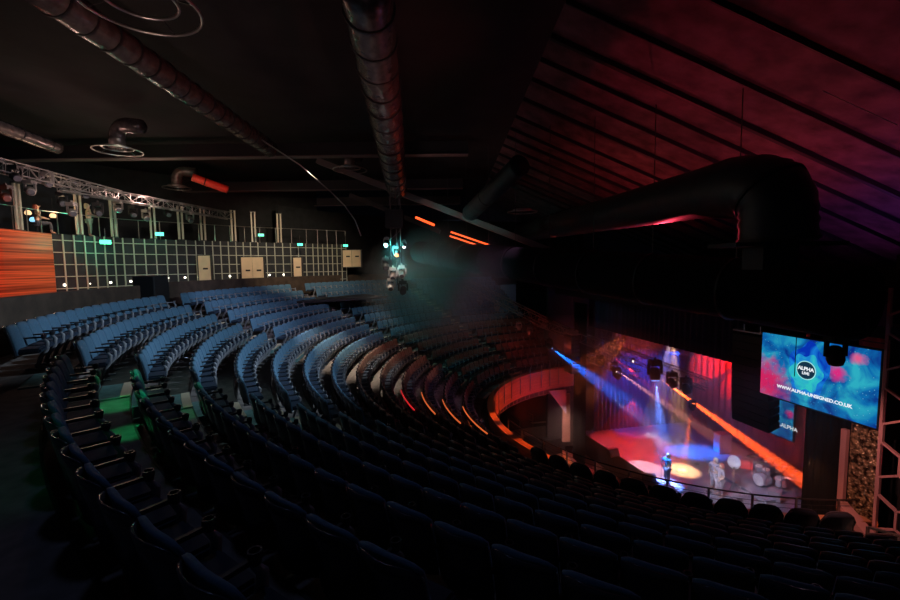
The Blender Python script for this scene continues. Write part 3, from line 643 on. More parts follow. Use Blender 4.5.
# dwarf wall behind the top row
bm = B(); arc_wall(bm, 22.3, 22.5, 5.5, 6.78, 187.5, 214, 20); arc_wall(bm, 22.3, 22.5, 5.5, 6.85, 110, 183.5, 60); struct('wall_low', bm, M_CONC)
bm = B(); p = Vector((O.x + 22.4 * math.cos(R(185.2)), O.y + 22.4 * math.sin(R(185.2)), 6.35)); box(bm, p, (.8, 1.0, 1.6), R(185)); tag(obj('control_desk', bm, M_BLACK, bevel=.04), 'black cabinet standing in the gap of the low wall behind top row', 'cabinet')
# round wall lights
for k, x in enumerate((8, 36, 62, 87, 108, 130, 167, 184, 198, 229, 269, 283)):
    s = None
    for j in range(len(wall_px) - 1):
        if wall_px[j][0] <= x <= wall_px[j + 1][0]: s = j + (x - wall_px[j][0]) / (wall_px[j + 1][0] - wall_px[j][0])
    Y = wall_px[int(s)][1] * (1 - (s % 1)) + wall_px[int(s) + 1][1] * (s % 1); y = 289 - max(0, x - 8) * .055 if x < 150 else 279.5 - (x - 150) * .03
    p = at(x, y - 1, Y); n = inward(s); bm = B(); lathe(bm, [(.065, 0), (.055, .05), (.02, .06)], Matrix.Translation(p + n * .17) @ Z.rotation_difference(n).to_matrix().to_4x4(), 12)
    tag(obj('wall_light', bm, M_STEPL, smooth=True), 'small round wall light, %s from the left along the back wall' % ordinal(k + 1), 'light', 'round lights along the left wall')
# doors
def door(n, xc, top, bot, wpx, Y, leaves, back=.1):
    p0, p1 = at(xc - wpx / 2, (top + bot) / 2, Y), at(xc + wpx / 2, (top + bot) / 2, Y); zt = at(xc, top, Y).z; zb = at(xc, bot, Y).z; d = (p1 - p0); d.z = 0; L_ = d.length; rz = math.atan2(d.y, d.x)
    bm = B(); c = (p0 + p1) / 2; box(bm, (c.x, c.y, (zt + zb) / 2), (L_ + .16, .08, zt - zb + .08), rz); o = struct('door_%d' % n, bm, M_DARK)
    for k in range(leaves):
        q = p0 + d * ((k + .5) / leaves); bm = B(); nn = Vector((d.y, -d.x, 0)).normalized(); q = q + nn * .06; box(bm, (q.x, q.y, (zt + zb) / 2), (L_ / leaves - .03, .05, zt - zb - .03), rz); lf = obj('door_leaf', bm, M_DOOR, o)
        bm = B(); q = q + nn * .04; box(bm, (q.x + d.normalized().x * L_ / leaves * .1, q.y, zb + (zt - zb) * .62), (.28, .03, .1), rz); obj('sign_plate', bm, M_BLACK, lf)
door(1, 205.5, 255.5, 290, 12, 25.0, 1); door(2, 253.3, 257, 292, 22, 27.0, 2); door(3, 298, 257.5, 283, 8, 28.5, 1); door(4, 352, 250, 267, 18, 31, 2)
# far curved back wall (dark)
bm = B(); arc_wall(bm, 25.8, 26.0, 5.4, 12, 62, 152, 60); struct('wall_back', bm, M_WALL)
bm = B(); wallstrip(bm, 0, 7, GZ - .25, GZ, -6, 14, -.05); struct('floor_gallery', bm, M_BLACK)
bm = B(); wallstrip(bm, 0, 7, GZ, 13.9, -.2, 14, -5.5); struct('wall_gallery', bm, M_WALL)
# gallery posts and railing
cols = (21, 79.5, 115, 153, 181, 204.5, 234, 255, 279.5)
def wall_s(x):
    for j in range(len(wall_px) - 1):
        if wall_px[j][0] <= x <= wall_px[j + 1][0]: s = j + (x - wall_px[j][0]) / (wall_px[j + 1][0] - wall_px[j][0]); return s
for k, x in enumerate(cols):
    s = wall_s(x); p = walk(s); t = thing('gallery_post', 'pale steel double post on the gallery, %s from the left' % ordinal(k + 1), 'post', (p.x, p.y, GZ), math.atan2(inward(s).y, inward(s).x), 'double posts along the gallery')
    for dx in (-.10, .10): bm = B(); box(bm, (0, dx, 1.0), (.08, .09, 2.0)); obj('upright', bm, mat('post_paint', (.55, .47, .38), .5), t)
    bm = B(); box(bm, (0, 0, .02), (.2, .34, .04)); obj('foot_plate', bm, M_DARK, t); bm = B(); box(bm, (0, 0, 2.0), (.2, .34, .05)); obj('head_plate', bm, M_DARK, t)
t = thing('gallery_railing', 'thin grey railing along the gallery above the grid wall', 'railing'); bm = B()
def wl_pts(z, s0=0.2, s1=7, n=42, off=.02): return [tuple((walk(s0 + (s1 - s0) * k / n) + inward(s0 + (s1 - s0) * k / n) * off).to_tuple()[:2]) + (z,) for k in range(n + 1)]
for z in (GZ + 1.0,): tube(bm, wl_pts(z), .02, 6)
obj('handrail', bm, M_STEEL, t)
for k in range(26): p = walk(.2 + 6.8 * k / 25); bm = B(); box(bm, (p.x, p.y, GZ + .5), (.03, .03, 1)); obj('baluster', bm, M_STEEL, t)
for i, (x, y, Y, r) in enumerate(((105.5, 242, 21.7, .34), (159.5, 234, 23.8, .30), (261, 235, 27.6, .26), (300, 244.5, 28.5, .26), (345.5, 245.5, 30.5, .26))):
    p = at(x, y, Y - .4); t = thing('exit_sign', ['green exit sign low on the grid wall by the second post', 'green exit sign hanging beside the fourth gallery post', 'green exit sign above the beige double door', 'green exit sign over the tall narrow beige door', 'green exit sign above the farthest pale doors'][i], 'sign', p, R(35), 'green exit signs')
    bm = B(); box(bm, (0, 0, 0), (r * 1.3, .06, r * .6)); obj('sign_face', bm, M_EXIT, t); bm = B(); box(bm, (0, .0, r * .33), (r * 1.35, .08, .03)); tube(bm, [(0, 0, r * .55), (0, 0, r * .55 + .5)], .012, 5); obj('bracket', bm, M_DARK, t)
light('POINT', 'exit_light', at(106, 243, 20.9), None, 34, (.08, 1, .55), shadow_soft_size=.1)
light('POINT', 'exit_light', at(160, 236, 23.0), None, 14, (.08, 1, .55), shadow_soft_size=.1)
for i, (x, y) in enumerate(((28, 213), (53, 216), (33, 220))):
    p = at(x, y, 20.5); bm = B(); lathe(bm, [(.10, -.08), (.14, 0), (.10, .1), (.02, .14)], Matrix.Translation(p), 12)
    tl = tag(obj('pendant_lamp', bm, mat('warm_lamp', (1, .7, .4), .5, emit=(1, .6, .3) if i < 2 else (.3, .7, 1), estr=1.3) if i < 2 else mat('cool_lamp', (.3, .6, 1), .5, emit=(.3, .7, 1), estr=1.2), smooth=True), ['left warm lamp glowing on the gallery', 'right warm lamp glowing on the gallery', 'bluish lamp glowing between the two warm gallery lamps'][i], 'lamp', 'small gallery lamps'); bm = B(); tube(bm, [p + Z * .12, p + Z * 1.0], .01, 5); obj('cord', bm, M_BLACK, tl)
light('POINT', 'gallery_glow', at(60, 208, 19.8), None, 35, (1, .65, .4), shadow_soft_size=.2)

# ------------------------------------------------------------------ trusses and stage lamps
def truss(name, a, b, w_, label, cat='truss', bays=14, m=M_DARK):
    a, b = Vector(a), Vector(b); t = thing(name, label, cat); d = (b - a).normalized(); x, y = frame_of(d); h = w_ / 2; cs = [(x * sx + y * sy) * h for sx, sy in ((1, 1), (-1, 1), (-1, -1), (1, -1))]
    for c in cs: bm = B(); tube(bm, [a + c, b + c], .03, 6); obj('chord', bm, m, t)
    bm = B()
    for k in range(bays):
        p, q = a.lerp(b, k / bays), a.lerp(b, (k + 1) / bays)
        for j in range(4):
            c1, c2 = cs[j], cs[(j + 1) % 4]; beam(bm, p + c1, q + c2, .02, .02) if k % 2 else beam(bm, p + c2, q + c1, .02, .02)
        for j in range(4): beam(bm, p + cs[j], p + cs[(j + 1) % 4], .018, .018)
    obj('lattice', bm, m, t); return t
M_TR = mat('truss_alu', (.35, .33, .33), .35, .7)
Tf0, Tf1 = at(540, 322, 28), at(708, 385, 20.5)
truss('lighting_truss', Tf0, Tf1, .5, 'front lighting truss carrying lamps above the stage edge', m=M_TR, bays=22)
truss('lighting_truss', at(556, 322, 31), at(690, 352, 24), .5, 'rear lighting truss just above the front one', m=M_TR, bays=20)
truss('lighting_truss', at(558, 345, 29), at(640, 376, 25), .5, 'short lower lighting truss near the far side of stage', m=M_TR, bays=12)
truss('lighting_truss', at(466, 283, 32), at(560, 330, 27), .55, 'red lit truss sloping down towards the stage from the left', m=M_TR, bays=14)
truss('lighting_truss', at(-30, 158, 15), at(118, 196, 20.5), .45, 'cluttered lighting truss along the left gallery', m=M_TR, bays=14)
truss('lighting_truss', at(60, 186, 18), at(230, 216, 26), .4, 'thin lighting truss over the middle of the gallery', m=M_TR, bays=16)
def moving_head(p, aim, s, label, lit=None, group=None, m=M_BLACK):
    t = thing('stage_lamp', label, 'stage light', p, 0, group); aim = Vector(aim) - Vector(p) + Z * .0; q = Z.rotation_difference(aim.normalized()).to_matrix().to_4x4()
    bm = B(); box(bm, (0, 0, .16 * s), (.34 * s, .26 * s, .16 * s)); box(bm, (0, 0, .27 * s), (.06 * s, .06 * s, .12 * s)); obj('base', bm, m, t)
    bm = B(); beam(bm, (-.2 * s, 0, .1 * s), (-.2 * s, 0, -.22 * s), .05 * s, .08 * s); beam(bm, (.2 * s, 0, .1 * s), (.2 * s, 0, -.22 * s), .05 * s, .08 * s); beam(bm, (-.22 * s, 0, .1 * s), (.22 * s, 0, .1 * s), .08 * s, .05 * s); obj('yoke', bm, m, t)
    M = Matrix.Translation((0, 0, -.2 * s)) @ q; bm = B(); lathe(bm, [(.08 * s, -.2 * s), (.15 * s, -.14 * s), (.16 * s, .1 * s), (.13 * s, .2 * s)], M, 14); hd = obj('lamp_head', bm, m, t, smooth=True)
    bm = B(); lathe(bm, [(.115 * s, .202 * s), (.10 * s, .215 * s)], M, 14); obj('lens', bm, lit or mat('lens_dark', (.1, .1, .12), .1), hd)
    return t
E_W = mat('lens_white', (1, 1, 1), .3, emit=(.8, .95, 1), estr=12); E_R = mat('lens_red', (1, .2, .1), .3, emit=(1, .15, .05), estr=3); E_B = mat('lens_blue', (.2, .4, 1), .3, emit=(.1, .4, 1), estr=4); E_O = mat('lens_warm', (1, .8, .6), .3, emit=(1, .75, .5), estr=6)
end4 = at(803, 481, 18.5); sing1 = atz(667, 484, -4); sing2 = atz(720, 496, -4); pool = atz(682, 470, -4)
L1 = at(549, 343, 25); L2 = at(614, 366, 24); L3 = at(650, 368, 22.0); L4 = at(656, 372, 24.5); T1 = atz(695, 452, -4); L5 = at(692.5, 404, 20.5)
G = 'lamps along the stage trusses'
moving_head(at(582, 364, 27), W(4, 3, -4), 2.0, 'large black lamp hanging near the far line array', None, G)
moving_head(at(617, 372, 24), W(4, 2, -4), 1.1, 'dark lamp left of the bright small lens', None, G)
moving_head(L4, end4, 1.1, 'stage lamp throwing the orange beam to the right', E_R, G)
moving_head(L3 + U * .3, sing1, 1.7, 'biggest black lamp in the middle of the front truss', E_B, G)
moving_head(L2, W(7, 1, -4), .9, 'stage lamp sending the pale pink beam', E_O, G)
moving_head(at(672, 378, 21.5), W(3, -1, -4), 1.3, 'black lamp to the right of the biggest lamp', None, G)
moving_head(at(686, 384, 21), W(3, -1, -4), 1.3, 'rightmost black lamp on the front truss', None, G)
moving_head(at(600, 360, 26), W(3, 2, -4), 1.2, 'dark lamp in the cluster at the truss centre left', None, G)
moving_head(at(633, 360, 24.5), CAM, .5, 'tiny white lamp shining towards the seats', E_O, G)
moving_head(L5, pool, .8, 'single warm lamp hanging above the pale floor pool', E_O, G)
moving_head(L1, T1, 1.0, 'farthest lamp sending the blue beam', E_B, G)
moving_head(at(540, 333, 28), W(2, 1, -4), 1.1, 'red lit lamp under the sloping truss', None, G)
for k, (x, y, Y) in enumerate(((480, 300, 31), (497, 306, 30), (519, 325, 29), (530, 330, 28.5))): moving_head(at(x, y, Y), at(x, y + 60, Y), .9, 'lamp under the red sloping truss, %s from its upper end' % ordinal(k + 1), None, 'lamps under the sloping truss', M_TR)
moving_head(at(836, 346, 9.6), at(838, 420, 9.8), 1.1, 'dark lamp hanging in front of the big display', None, 'dark front lamps')
for k, (x, y, Y) in enumerate(((6, 192, 15.8), (30, 186, 17), (62, 198, 18.5), (72, 208, 18.5), (98, 208, 19.5), (118, 205, 21), (133, 210, 22), (146, 214, 23), (168, 210, 24), (190, 216, 25), (16, 172, 16), (48, 178, 17.5), (85, 190, 19))):
    moving_head(at(x, y, Y), at(x + 40, y + 60, Y - 4), 1.0, 'small truss lamp over the gallery, %s in the left cluster' % ordinal(k + 1), None, 'lamps on the gallery truss', M_TR if k % 2 else M_BLACK)
light('POINT', 'truss_glow', at(70, 182, 16.5), None, 110, (1, .6, .5), shadow_soft_size=.2)
light('POINT', 'truss_glow', at(150, 195, 21), None, 75, (1, .6, .5), shadow_soft_size=.2)
light('POINT', 'truss_glow', at(585, 372, 25.5), None, 25, (1, .12, .06), shadow_soft_size=.2)
light('POINT', 'truss_glow', at(520, 335, 28), None, 6, (1, .07, .05), shadow_soft_size=.2)
light('POINT', 'truss_glow', at(560, 347, 26), None, 12, (1, .1, .05), shadow_soft_size=.1)
light('POINT', 'truss_glow', at(620, 374, 23), None, 12, (1, .1, .05), shadow_soft_size=.1)
light('POINT', 'truss_glow', at(655, 385, 22), None, 40, (1, .15, .15), shadow_soft_size=.2)
# lamp tower hanging in the middle of the hall
t = thing('lamp_tower', 'vertical black truss tower with pale lamps hanging mid hall', 'truss tower', at(397, 290, 19)); b0 = at(397, 290, 19)
bm = B()
for sx, sy in ((-.22, 0), (.22, 0), (0, .3)): tube(bm, [(sx, sy, .2), (sx, sy, 5.2)], .03, 6)
for k in range(12): beam(bm, (-.22, 0, .3 + k * .4), (.22, 0, .7 + k * .4), .02, .02)
obj('tower_frame', bm, M_DARK, t); bm = B(); box(bm, (-.05, .1, 3.2), (.8, .5, .8)); obj('equipment_box', bm, M_CLOTH, t)
for k, (x, y, s, l, wh) in enumerate(((387, 241, .8, 'bright white lamp on the left side of the lamp tower', 1), (404, 243, .6, 'small pinkish lamp on the right side of the lamp tower', 2), (386, 262, 1.0, 'dark square lamp low on the left of the lamp tower', 0), (393, 272, 1.0, 'pale lamp near the bottom of the lamp tower', 3), (402, 270, 1.0, 'pale lamp at lower right of the lamp tower', 3), (391, 283, 1.0, 'lowest left pale lamp on the lamp tower', 3), (403, 286, 1.1, 'lowest right dark lamp on the lamp tower', 0), (397, 250, .9, 'red tinted lamp in the tower centre', 4))):
    p = at(x, y, 18.7); s *= .88; moving_head(p, p + (Vector((.3 if wh == 1 else 0, -.5 - .2 * k, -1)) if wh != 1 else Vector((-.3, -1.0, -.45))), s, l, {1: E_W, 2: E_W, 4: E_R}.get(wh), 'lamps on the tower', {3: mat('pale_metal', (.6, .52, .48), .4)}.get(wh, M_BLACK))
light('POINT', 'tower_glow', at(393, 268, 17.9), None, 6, (1, .75, .7), shadow_soft_size=.1)
# red tubes
for k, (a, b) in enumerate((((416, 217.5), (434, 225)), ((451, 232), (495, 247)), ((450, 236), (490, 249.5)))):
    bm = B(); tube(bm, [at(*a, 26), at(*b, 25)], .07 if k < 1 else .045, 8); tag(obj('red_light_tube', bm, M_TUBER, smooth=True), ['short glowing red tube right of the lamp tower', 'upper long glowing red tube under the pale girder', 'lower long glowing red tube under the pale girder'][k], 'light tube', 'glowing red tubes')

# ------------------------------------------------------------------ things on the lower floor
t = thing('floor_barrier', 'angled crowd barrier with bright kerb on the lower floor', 'barrier')
pa, pb, pc = atz(532, 423, -5.0), atz(568, 420, -5.0), atz(515, 404, -4.2)
bm = B(); beam(bm, pa, pb, .10, .08); beam(bm, atz(516, 410, -4.9), pa, .05, .05); obj('kerb', bm, M_WHITE, t)
for a, b in ((atz(515, 406, -4.2), atz(533, 415, -4.2)), (atz(503, 409, -4.2), atz(520, 421, -4.2))):
    bm = B(); beam(bm, a, b, .04, .04); beam(bm, a, a - Z * 1.1, .04, .04); beam(bm, b, b - Z * 1.1, .04, .04); beam(bm, a - Z * .5, b - Z * .5, .03, .03); obj('rail_panel', bm, M_STEEL, t)
spot('floor_glow', tuple(W(-2.5, 6, -1.2)), tuple(atz(565, 455, -5.4)), 420, (1, .5, .42), 85, .7, .1)
bm = B(); p = atz(532, 441, -4.7); lathe(bm, [(.75, -.6), (.75, .05), (.6, .1)], Matrix.Translation(p), 24); tag(obj('round_table', bm, M_BLACK), 'round black table on the lower floor inside the balcony curve', 'table')
t = thing('mixing_desk', 'dark sound desk standing on the lower floor by the balcony', 'sound desk', atz(552, 452, -5.4), R(20))
bm = B(); box(bm, (0, 0, .5), (1.6, .8, 1.0)); obj('desk_body', bm, M_BLACK, t, bevel=.03); bm = B(); box(bm, (0, -.1, 1.05), (1.5, .6, .08)); obj('desk_top', bm, M_ARM, t)
bm = B(); a, b, c_ = atz(563, 449, -4.6), atz(579, 472, -5.35), atz(562, 474, -5.35); slabp = [a, b, c_]
f = [bm.verts.new(q) for q in slabp]; g = [bm.verts.new(q + V * .08) for q in slabp]; bm.faces.new(f); bm.faces.new(g[::-1])
for k in range(3): bm.faces.new((f[k], f[(k + 1) % 3], g[(k + 1) % 3], g[k]))
tag(obj('orange_triangle', bm, mat('orange_panel', (.9, .35, .12), .5)), 'triangular orange panel on the lower floor', 'ramp')  # triangular slab in one even orange
spot('triangle_glow', tuple(W(-2, -1.5, -1.5)), a, 160, (1, .4, .12), 35, .6, .1)
t = thing('floor_monitor', 'black wedge monitor loudspeaker on the red lit stage corner', 'loudspeaker', atz(612, 455, -4), R(200))
def wedge(t):
    bm = B(); vs_ = [(-.35, -.25, 0), (.35, -.25, 0), (.35, .3, 0), (-.35, .3, 0), (-.35, -.1, .4), (.35, -.1, .4), (.35, .12, .42), (-.35, .12, .42)]; v = [bm.verts.new(q) for q in vs_]
    for f in ((3, 2, 1, 0), (4, 5, 6, 7), (0, 1, 5, 4), (1, 2, 6, 5), (2, 3, 7, 6), (3, 0, 4, 7)): bm.faces.new([v[q] for q in f])
    obj('cabinet', bm, M_BLACK, t, bevel=.02); bm = B(); quad(bm, (-.3, .27, .06), (.3, .27, .06), (.3, .135, .39), (-.3, .135, .39)); r = bmesh.ops.extrude_face_region(bm, geom=list(bm.faces)); bmesh.ops.translate(bm, vec=(0, .02, .01), verts=[v for v in r['geom'] if isinstance(v, bmesh.types.BMVert)]); obj('grille', bm, M_DARK, t)
wedge(t)
t = thing('floor_monitor', 'wedge monitor lying in front of the singer in blue', 'loudspeaker', atz(648, 481, -4), R(170)); wedge(t)

# ------------------------------------------------------------------ drum kit and stage gear
K = atz(757, 489, -4)
def kit(x, y, z=0): return Vector((K.x, K.y, K.z)) + U * y + V * -x + Z * z
def axis_m(p, d): return Matrix.Translation(p) @ Z.rotation_difference(Vector(d).normalized()).to_matrix().to_4x4()
t = thing('drum_kit', 'white drum kit with cymbals at the right of the stage', 'drum kit', (0, 0, 0))
M_DRUM = mat('drum_shell', (.55, .5, .6), .3); M_HEAD = mat('drum_head', (.9, .9, .92), .4); M_CYM = mat('cymbal_brass', (.8, .7, .45), .2, .9)
bm = B(); lathe(bm, [(.30, -.25), (.30, .25)], axis_m(kit(0, .3, .32), -U), 24); bd = obj('bass_drum', bm, M_DRUM, t); bm = B(); lathe(bm, [(.29, 0), (.28, .02)], axis_m(kit(0, .04, .32), -U), 24); obj('drum_head', bm, M_HEAD, bd)
for nm, x, y, z, r, h in (('snare_drum', -.45, .6, .6, .18, .15), ('tom_drum', -.2, .3, .82, .16, .22), ('tom_drum', .2, .3, .82, .16, .22), ('floor_tom', .6, .7, .45, .22, .4)):
    bm = B(); lathe(bm, [(r, -h / 2), (r, h / 2)], axis_m(kit(x, y, z), Z - U * .25), 18); o = obj(nm, bm, M_DRUM, t); bm = B(); lathe(bm, [(r * .95, h / 2), (r * .9, h / 2 + .012)], axis_m(kit(x, y, z), Z - U * .25), 18); obj('drum_head', bm, M_HEAD, o)
for x, y, z, r in ((-.8, .45, 1.15, .22), (.8, .5, 1.25, .25), (-.3, .1, 1.45, .2), (.35, .05, 1.5, .25), (1.1, .9, 1.1, .22)):
    bm = B(); lathe(bm, [(r, -.004), (r * .3, .012), (.02, .04)], axis_m(kit(x, y, z), Z - U * .4 + V * .2), 20); o = obj('cymbal', bm, M_CYM, t, smooth=True)
    bm = B(); tube(bm, [kit(x, y, 0), kit(x, y, z)], .014, 6); tube(bm, [kit(x - .2, y, 0), kit(x, y, .4), kit(x + .2, y, 0)], .01, 5); obj('cymbal_stand', bm, M_CHROME, o)
bm = B(); box(bm, (0, 0, .22), (2.6, 2.4, .4)); 
o = tag(obj('drum_riser', bm, mat('riser_carpet', (.35, .33, .38), .8), loc=kit(0, .5, 0)), 'low carpeted riser below the drum kit', 'platform'); o.rotation_euler = (0, 0, PHI); o.scale = (1, 1, .35)
for c in t.children: pass
t.location = (0, 0, .16)
bm = B(); lathe(bm, [(.30, -.03), (.33, 0), (.30, .03)], axis_m(atz(733, 490, -4) + Z * 1.45, Vector((-.9, -.35, .3))), 28)
t = thing('standing_drum', 'large pale round drum standing upright behind the singers', 'drum'); obj('drum_body', bm, M_HEAD, t, smooth=True); q = atz(733, 492, -4)
bm = B(); tube(bm, [q, q + Z * 1.3], .03, 6); tube(bm, [q + U * .3, q + Z * .5, q - U * .3], .02, 6); obj('drum_stand', bm, M_CHROME, t)
def gear_case(p, s, label, rz):
    t = thing('equipment_case', label, 'case', p, rz, 'cases on the stage'); bm = B(); box(bm, (0, 0, s[2] / 2), s); obj('case_body', bm, mat('case_grey', (.4, .33, .38), .6), t, bevel=.02)
    bm = B()
    for z in (.04, s[2] - .04): box(bm, (0, 0, z), (s[0] + .02, s[1] + .02, .04))
    obj('case_edging', bm, M_CHROME, t)
gear_case(atz(768, 482, -4), (1.2, .8, 1.1), 'tall grey equipment case right of the drum kit', R(20))
gear_case(atz(722, 452, -4), (.8, .5, 1.2), 'dim equipment case standing at the back of the stage', R(10))
gear_case(atz(775, 500, -4), (.5, .5, .5), 'small case in front of the tall case', R(40))
def mic_stand(p, rz, label):
    t = thing('microphone_stand', label, 'microphone stand', p, rz, 'microphone stands on stage'); bm = B(); tube(bm, [(0, 0, 0), (0, 0, 1.15)], .014, 6); obj('pole', bm, M_CHROME, t)
    bm = B(); lathe(bm, [(.13, 0), (.13, .02), (.02, .03)], Matrix(), 16); obj('base', bm, M_BLACK, t); bm = B(); tube(bm, [(0, -.2, 1.0), (0, .4, 1.42)], .01, 6); obj('boom', bm, M_CHROME, t)
    bm = B(); lathe(bm, [(.016, 0), (.02, .12), (.03, .14), (.03, .18), (.01, .2)], axis_m((0, .38, 1.4), (0, 1, .5)), 10); obj('microphone', bm, M_STEEL, t)
mic_stand(atz(661, 485, -4), R(-10), 'microphone stand just left of the singer in blue'); mic_stand(atz(709, 492, -4), R(0), 'microphone stand left of the pair of singers')
mic_stand(atz(697, 464, -4), R(70), 'microphone stand farther back between the singers'); mic_stand(atz(740, 500, -4), R(120), 'microphone stand in front of the drum kit')

# ------------------------------------------------------------------ people
def skin_mesh(name, verts, edges, radii, m, parent=None, sub=1, root=0):
    me = bpy.data.meshes.new(name); me.from_pydata([tuple(v) for v in verts], edges, []); me.materials.append(m)
    o = bpy.data.objects.new(name, me); C.objects.link(o); o.parent = parent
    o.modifiers.new('skin', 'SKIN'); sv = me.skin_vertices[0].data
    for k, r in enumerate(radii): sv[k].radius = (r, r) if not isinstance(r, tuple) else r; sv[k].use_root = (k == root)
    if sub: s = o.modifiers.new('sub', 'SUBSURF'); s.levels = sub; s.render_levels = sub
    return o
def person(loc, rz, label, top, legs, haircol, pose='sing', seated=False, skirt=None, scale=1.0, group=None, hairlen=.2):
    t = thing('person', label, 'person', loc, rz, group); t.scale = (scale,) * 3
    P, Ed, Rd = [], [], []
    def add(p, r, par=None):
        P.append(Vector(p)); Rd.append(r); k = len(P) - 1
        if par is not None: Ed.append((par, k))
        return k
    hz = .90 if not seated else .55
    pel = add((0, 0, hz), .13); sp = add((0, .0, hz + .22), .11, pel); ch = add((0, -.01, hz + .42), .135, sp); nk = add((0, 0, hz + .56), .055, ch); jaw = add((0, .02, hz + .64), .065, nk); hd = add((0, .01, hz + .74), .095, jaw)
    hands = []
    for sx in (-1, 1):
        sh = add((sx * .17, 0, hz + .48), .055, ch)
        if pose == 'sing' and sx == 1: el, wr = (sx * .25, .12, hz + .27), (sx * .10, .26, hz + .50)
        elif pose == 'sing': el, wr = (sx * .27, .02, hz + .22), (sx * .26, .18, hz + .08)
        elif pose == 'rest': el, wr = (sx * .28, .05, hz + .22), (sx * .18, .28, hz + .16)
        else: el, wr = (sx * .25, -.02, hz + .22), (sx * .26, .06, hz - .03)
        e = add(el, .042, sh); w1 = add(wr, .028, e); d = (Vector(wr) - Vector(el)).normalized(); pm = add(Vector(wr) + d * .06, .03, w1)
        x_, y_ = frame_of(d)
        for f in range(4):
            o_ = x_ * (f - 1.5) * .018; b = add(Vector(wr) + d * .10 + o_, .010, pm); add(Vector(wr) + d * (.14 + .006 * (1.5 - abs(f - 1.5))) + o_ + y_ * .015, .008, b)
        add(Vector(wr) + d * .07 + x_ * .05 + y_ * .01, .010, pm)
    for sx in (-1, 1):
        hp = add((sx * .09, 0, hz - .06), .095, pel)
        if seated: kn = add((sx * .12, .42, hz - .04), .06, hp); an = add((sx * .12, .44, .09), .04, kn)
        else: kn = add((sx * .11, .03, .48), .06, hp); an = add((sx * .12, 0, .09), .038, kn)
        add((sx * .13, (.44 if seated else 0) + .15, .04), .035, an)
    skin_mesh('body', P, Ed, Rd, M_SKIN, t)
    mt = mat('cloth_%02d%02d%02d' % tuple(int(c * 99) for c in top), top, .8); ml = mat('cloth_%02d%02d%02d' % tuple(int(c * 99) for c in legs), legs, .8)
    sh_v = [(0, 0, hz + .0), (0, 0, hz + .22), (0, -.01, hz + .43), (.17, 0, hz + .48), (-.17, 0, hz + .48)]; hr = [.15, .13, .15, .07, .07]; ed = [(0, 1), (1, 2), (2, 3), (2, 4)]
    if pose == 'sing': q1, q2 = (.24, .11, hz + .29), (-.265, .02, hz + .24)
    else: q1, q2 = (.26, .04, hz + .25), (-.26, .04, hz + .25)
    sh_v += [q1, q2]; hr += [.055, .055]; ed += [(3, 5), (4, 6)]; skin_mesh('shirt', sh_v, ed, hr, mt, t)
    if seated: lv = [(0, 0, hz - .0), (.1, .02, hz - .06), (-.1, .02, hz - .06), (.12, .42, hz - .04), (-.12, .42, hz - .04), (.12, .44, .16), (-.12, .44, .16)]
    else: lv = [(0, 0, hz), (.1, 0, hz - .08), (-.1, 0, hz - .08), (.11, .03, .48), (-.11, .03, .48), (.12, 0, .14), (-.12, 0, .14)]
    skin_mesh('trousers', lv, [(0, 1), (0, 2), (1, 3), (2, 4), (3, 5), (4, 6)], [.145, .115, .115, .075, .075, .055, .055], ml, t)
    mh = mat('hair_%02d%02d%02d' % tuple(int(c * 99) for c in haircol), haircol, .6); skin_mesh('hair', [(0, -.03, hz + .80), (0, -.06, hz + .70), (0, -.08, hz + .70 - hairlen)], [(0, 1), (1, 2)], [.105, .11, .085], mh, t)
    bm = B()
    for sx in (-1, 1): bmesh.ops.create_uvsphere(bm, u_segments=8, v_segments=6, radius=.016, matrix=Matrix.Translation((sx * .033, .095, hz + .755)))
    obj('eyes', bm, M_BLACK, t); bm = B(); lathe(bm, [(.018, 0), (.006, .05)], Matrix.Translation((0, .10, hz + .70)) @ Matrix.Rotation(R(-15), 4, 'X'), 8); obj('nose', bm, M_SKIN, t)
    bm = B(); box(bm, (0, .085, hz + .665), (.05, .02, .012)); obj('mouth', bm, mat('lips', (.5, .1, .1), .5), t)
    for sx in (-1, 1): bm = B(); bmesh.ops.create_uvsphere(bm, u_segments=8, v_segments=6, radius=.025, matrix=Matrix.Translation((sx * .095, 0, hz + .73)) @ Matrix.Diagonal((.4, .7, 1.2, 1))); obj('ear', bm, M_SKIN, t)
    return t
person(sing1, R(78.5 + 22), 'person in a blue top singing at a microphone, left on the stage', (.02, .22, .5), (.75, .7, .68), (.85, .8, .7), scale=.98)
person(sing2, R(90), 'person in grey trousers with reddish hair singing, nearest the stage edge', (.35, .32, .42), (.3, .28, .36), (.6, .12, .1), scale=.98)
person(atz(714, 490, -4), R(110), 'person with white hair standing just behind the reddish haired singer', (.5, .5, .65), (.6, .6, .7), (.9, .86, .78), pose='stand', scale=1.0)
person(kit(0, 1.15, .16), R(100), 'person sitting behind the drum kit', (.2, .2, .3), (.1, .1, .14), (.3, .25, .2), pose='rest', seated=True)
bm = B(); p = kit(0, 1.2, .16); lathe(bm, [(.2, .40), (.2, .48), (.05, .48)][:2] + [(.18, .5)], Matrix.Translation(p), 16); tube(bm, [p, p + Z * .4], .03, 8); tag(obj('drum_stool', bm, M_BLACK), 'round black stool under the drummer', 'stool')
person(walk(wall_s(15)) - inward(1) * .7 + Z * GZ, R(-45), 'person in a reddish shirt standing on the gallery at the far left', (.5, .25, .18), (.1, .1, .12), (.05, .04, .03), pose='stand')
person(walk(wall_s(55)) - inward(1) * .6 + Z * (GZ + .0), R(-45), 'person seated at the gallery rail right of two warm lamps', (.5, .3, .2), (.1, .1, .12), (.3, .06, .04), pose='rest', seated=True)
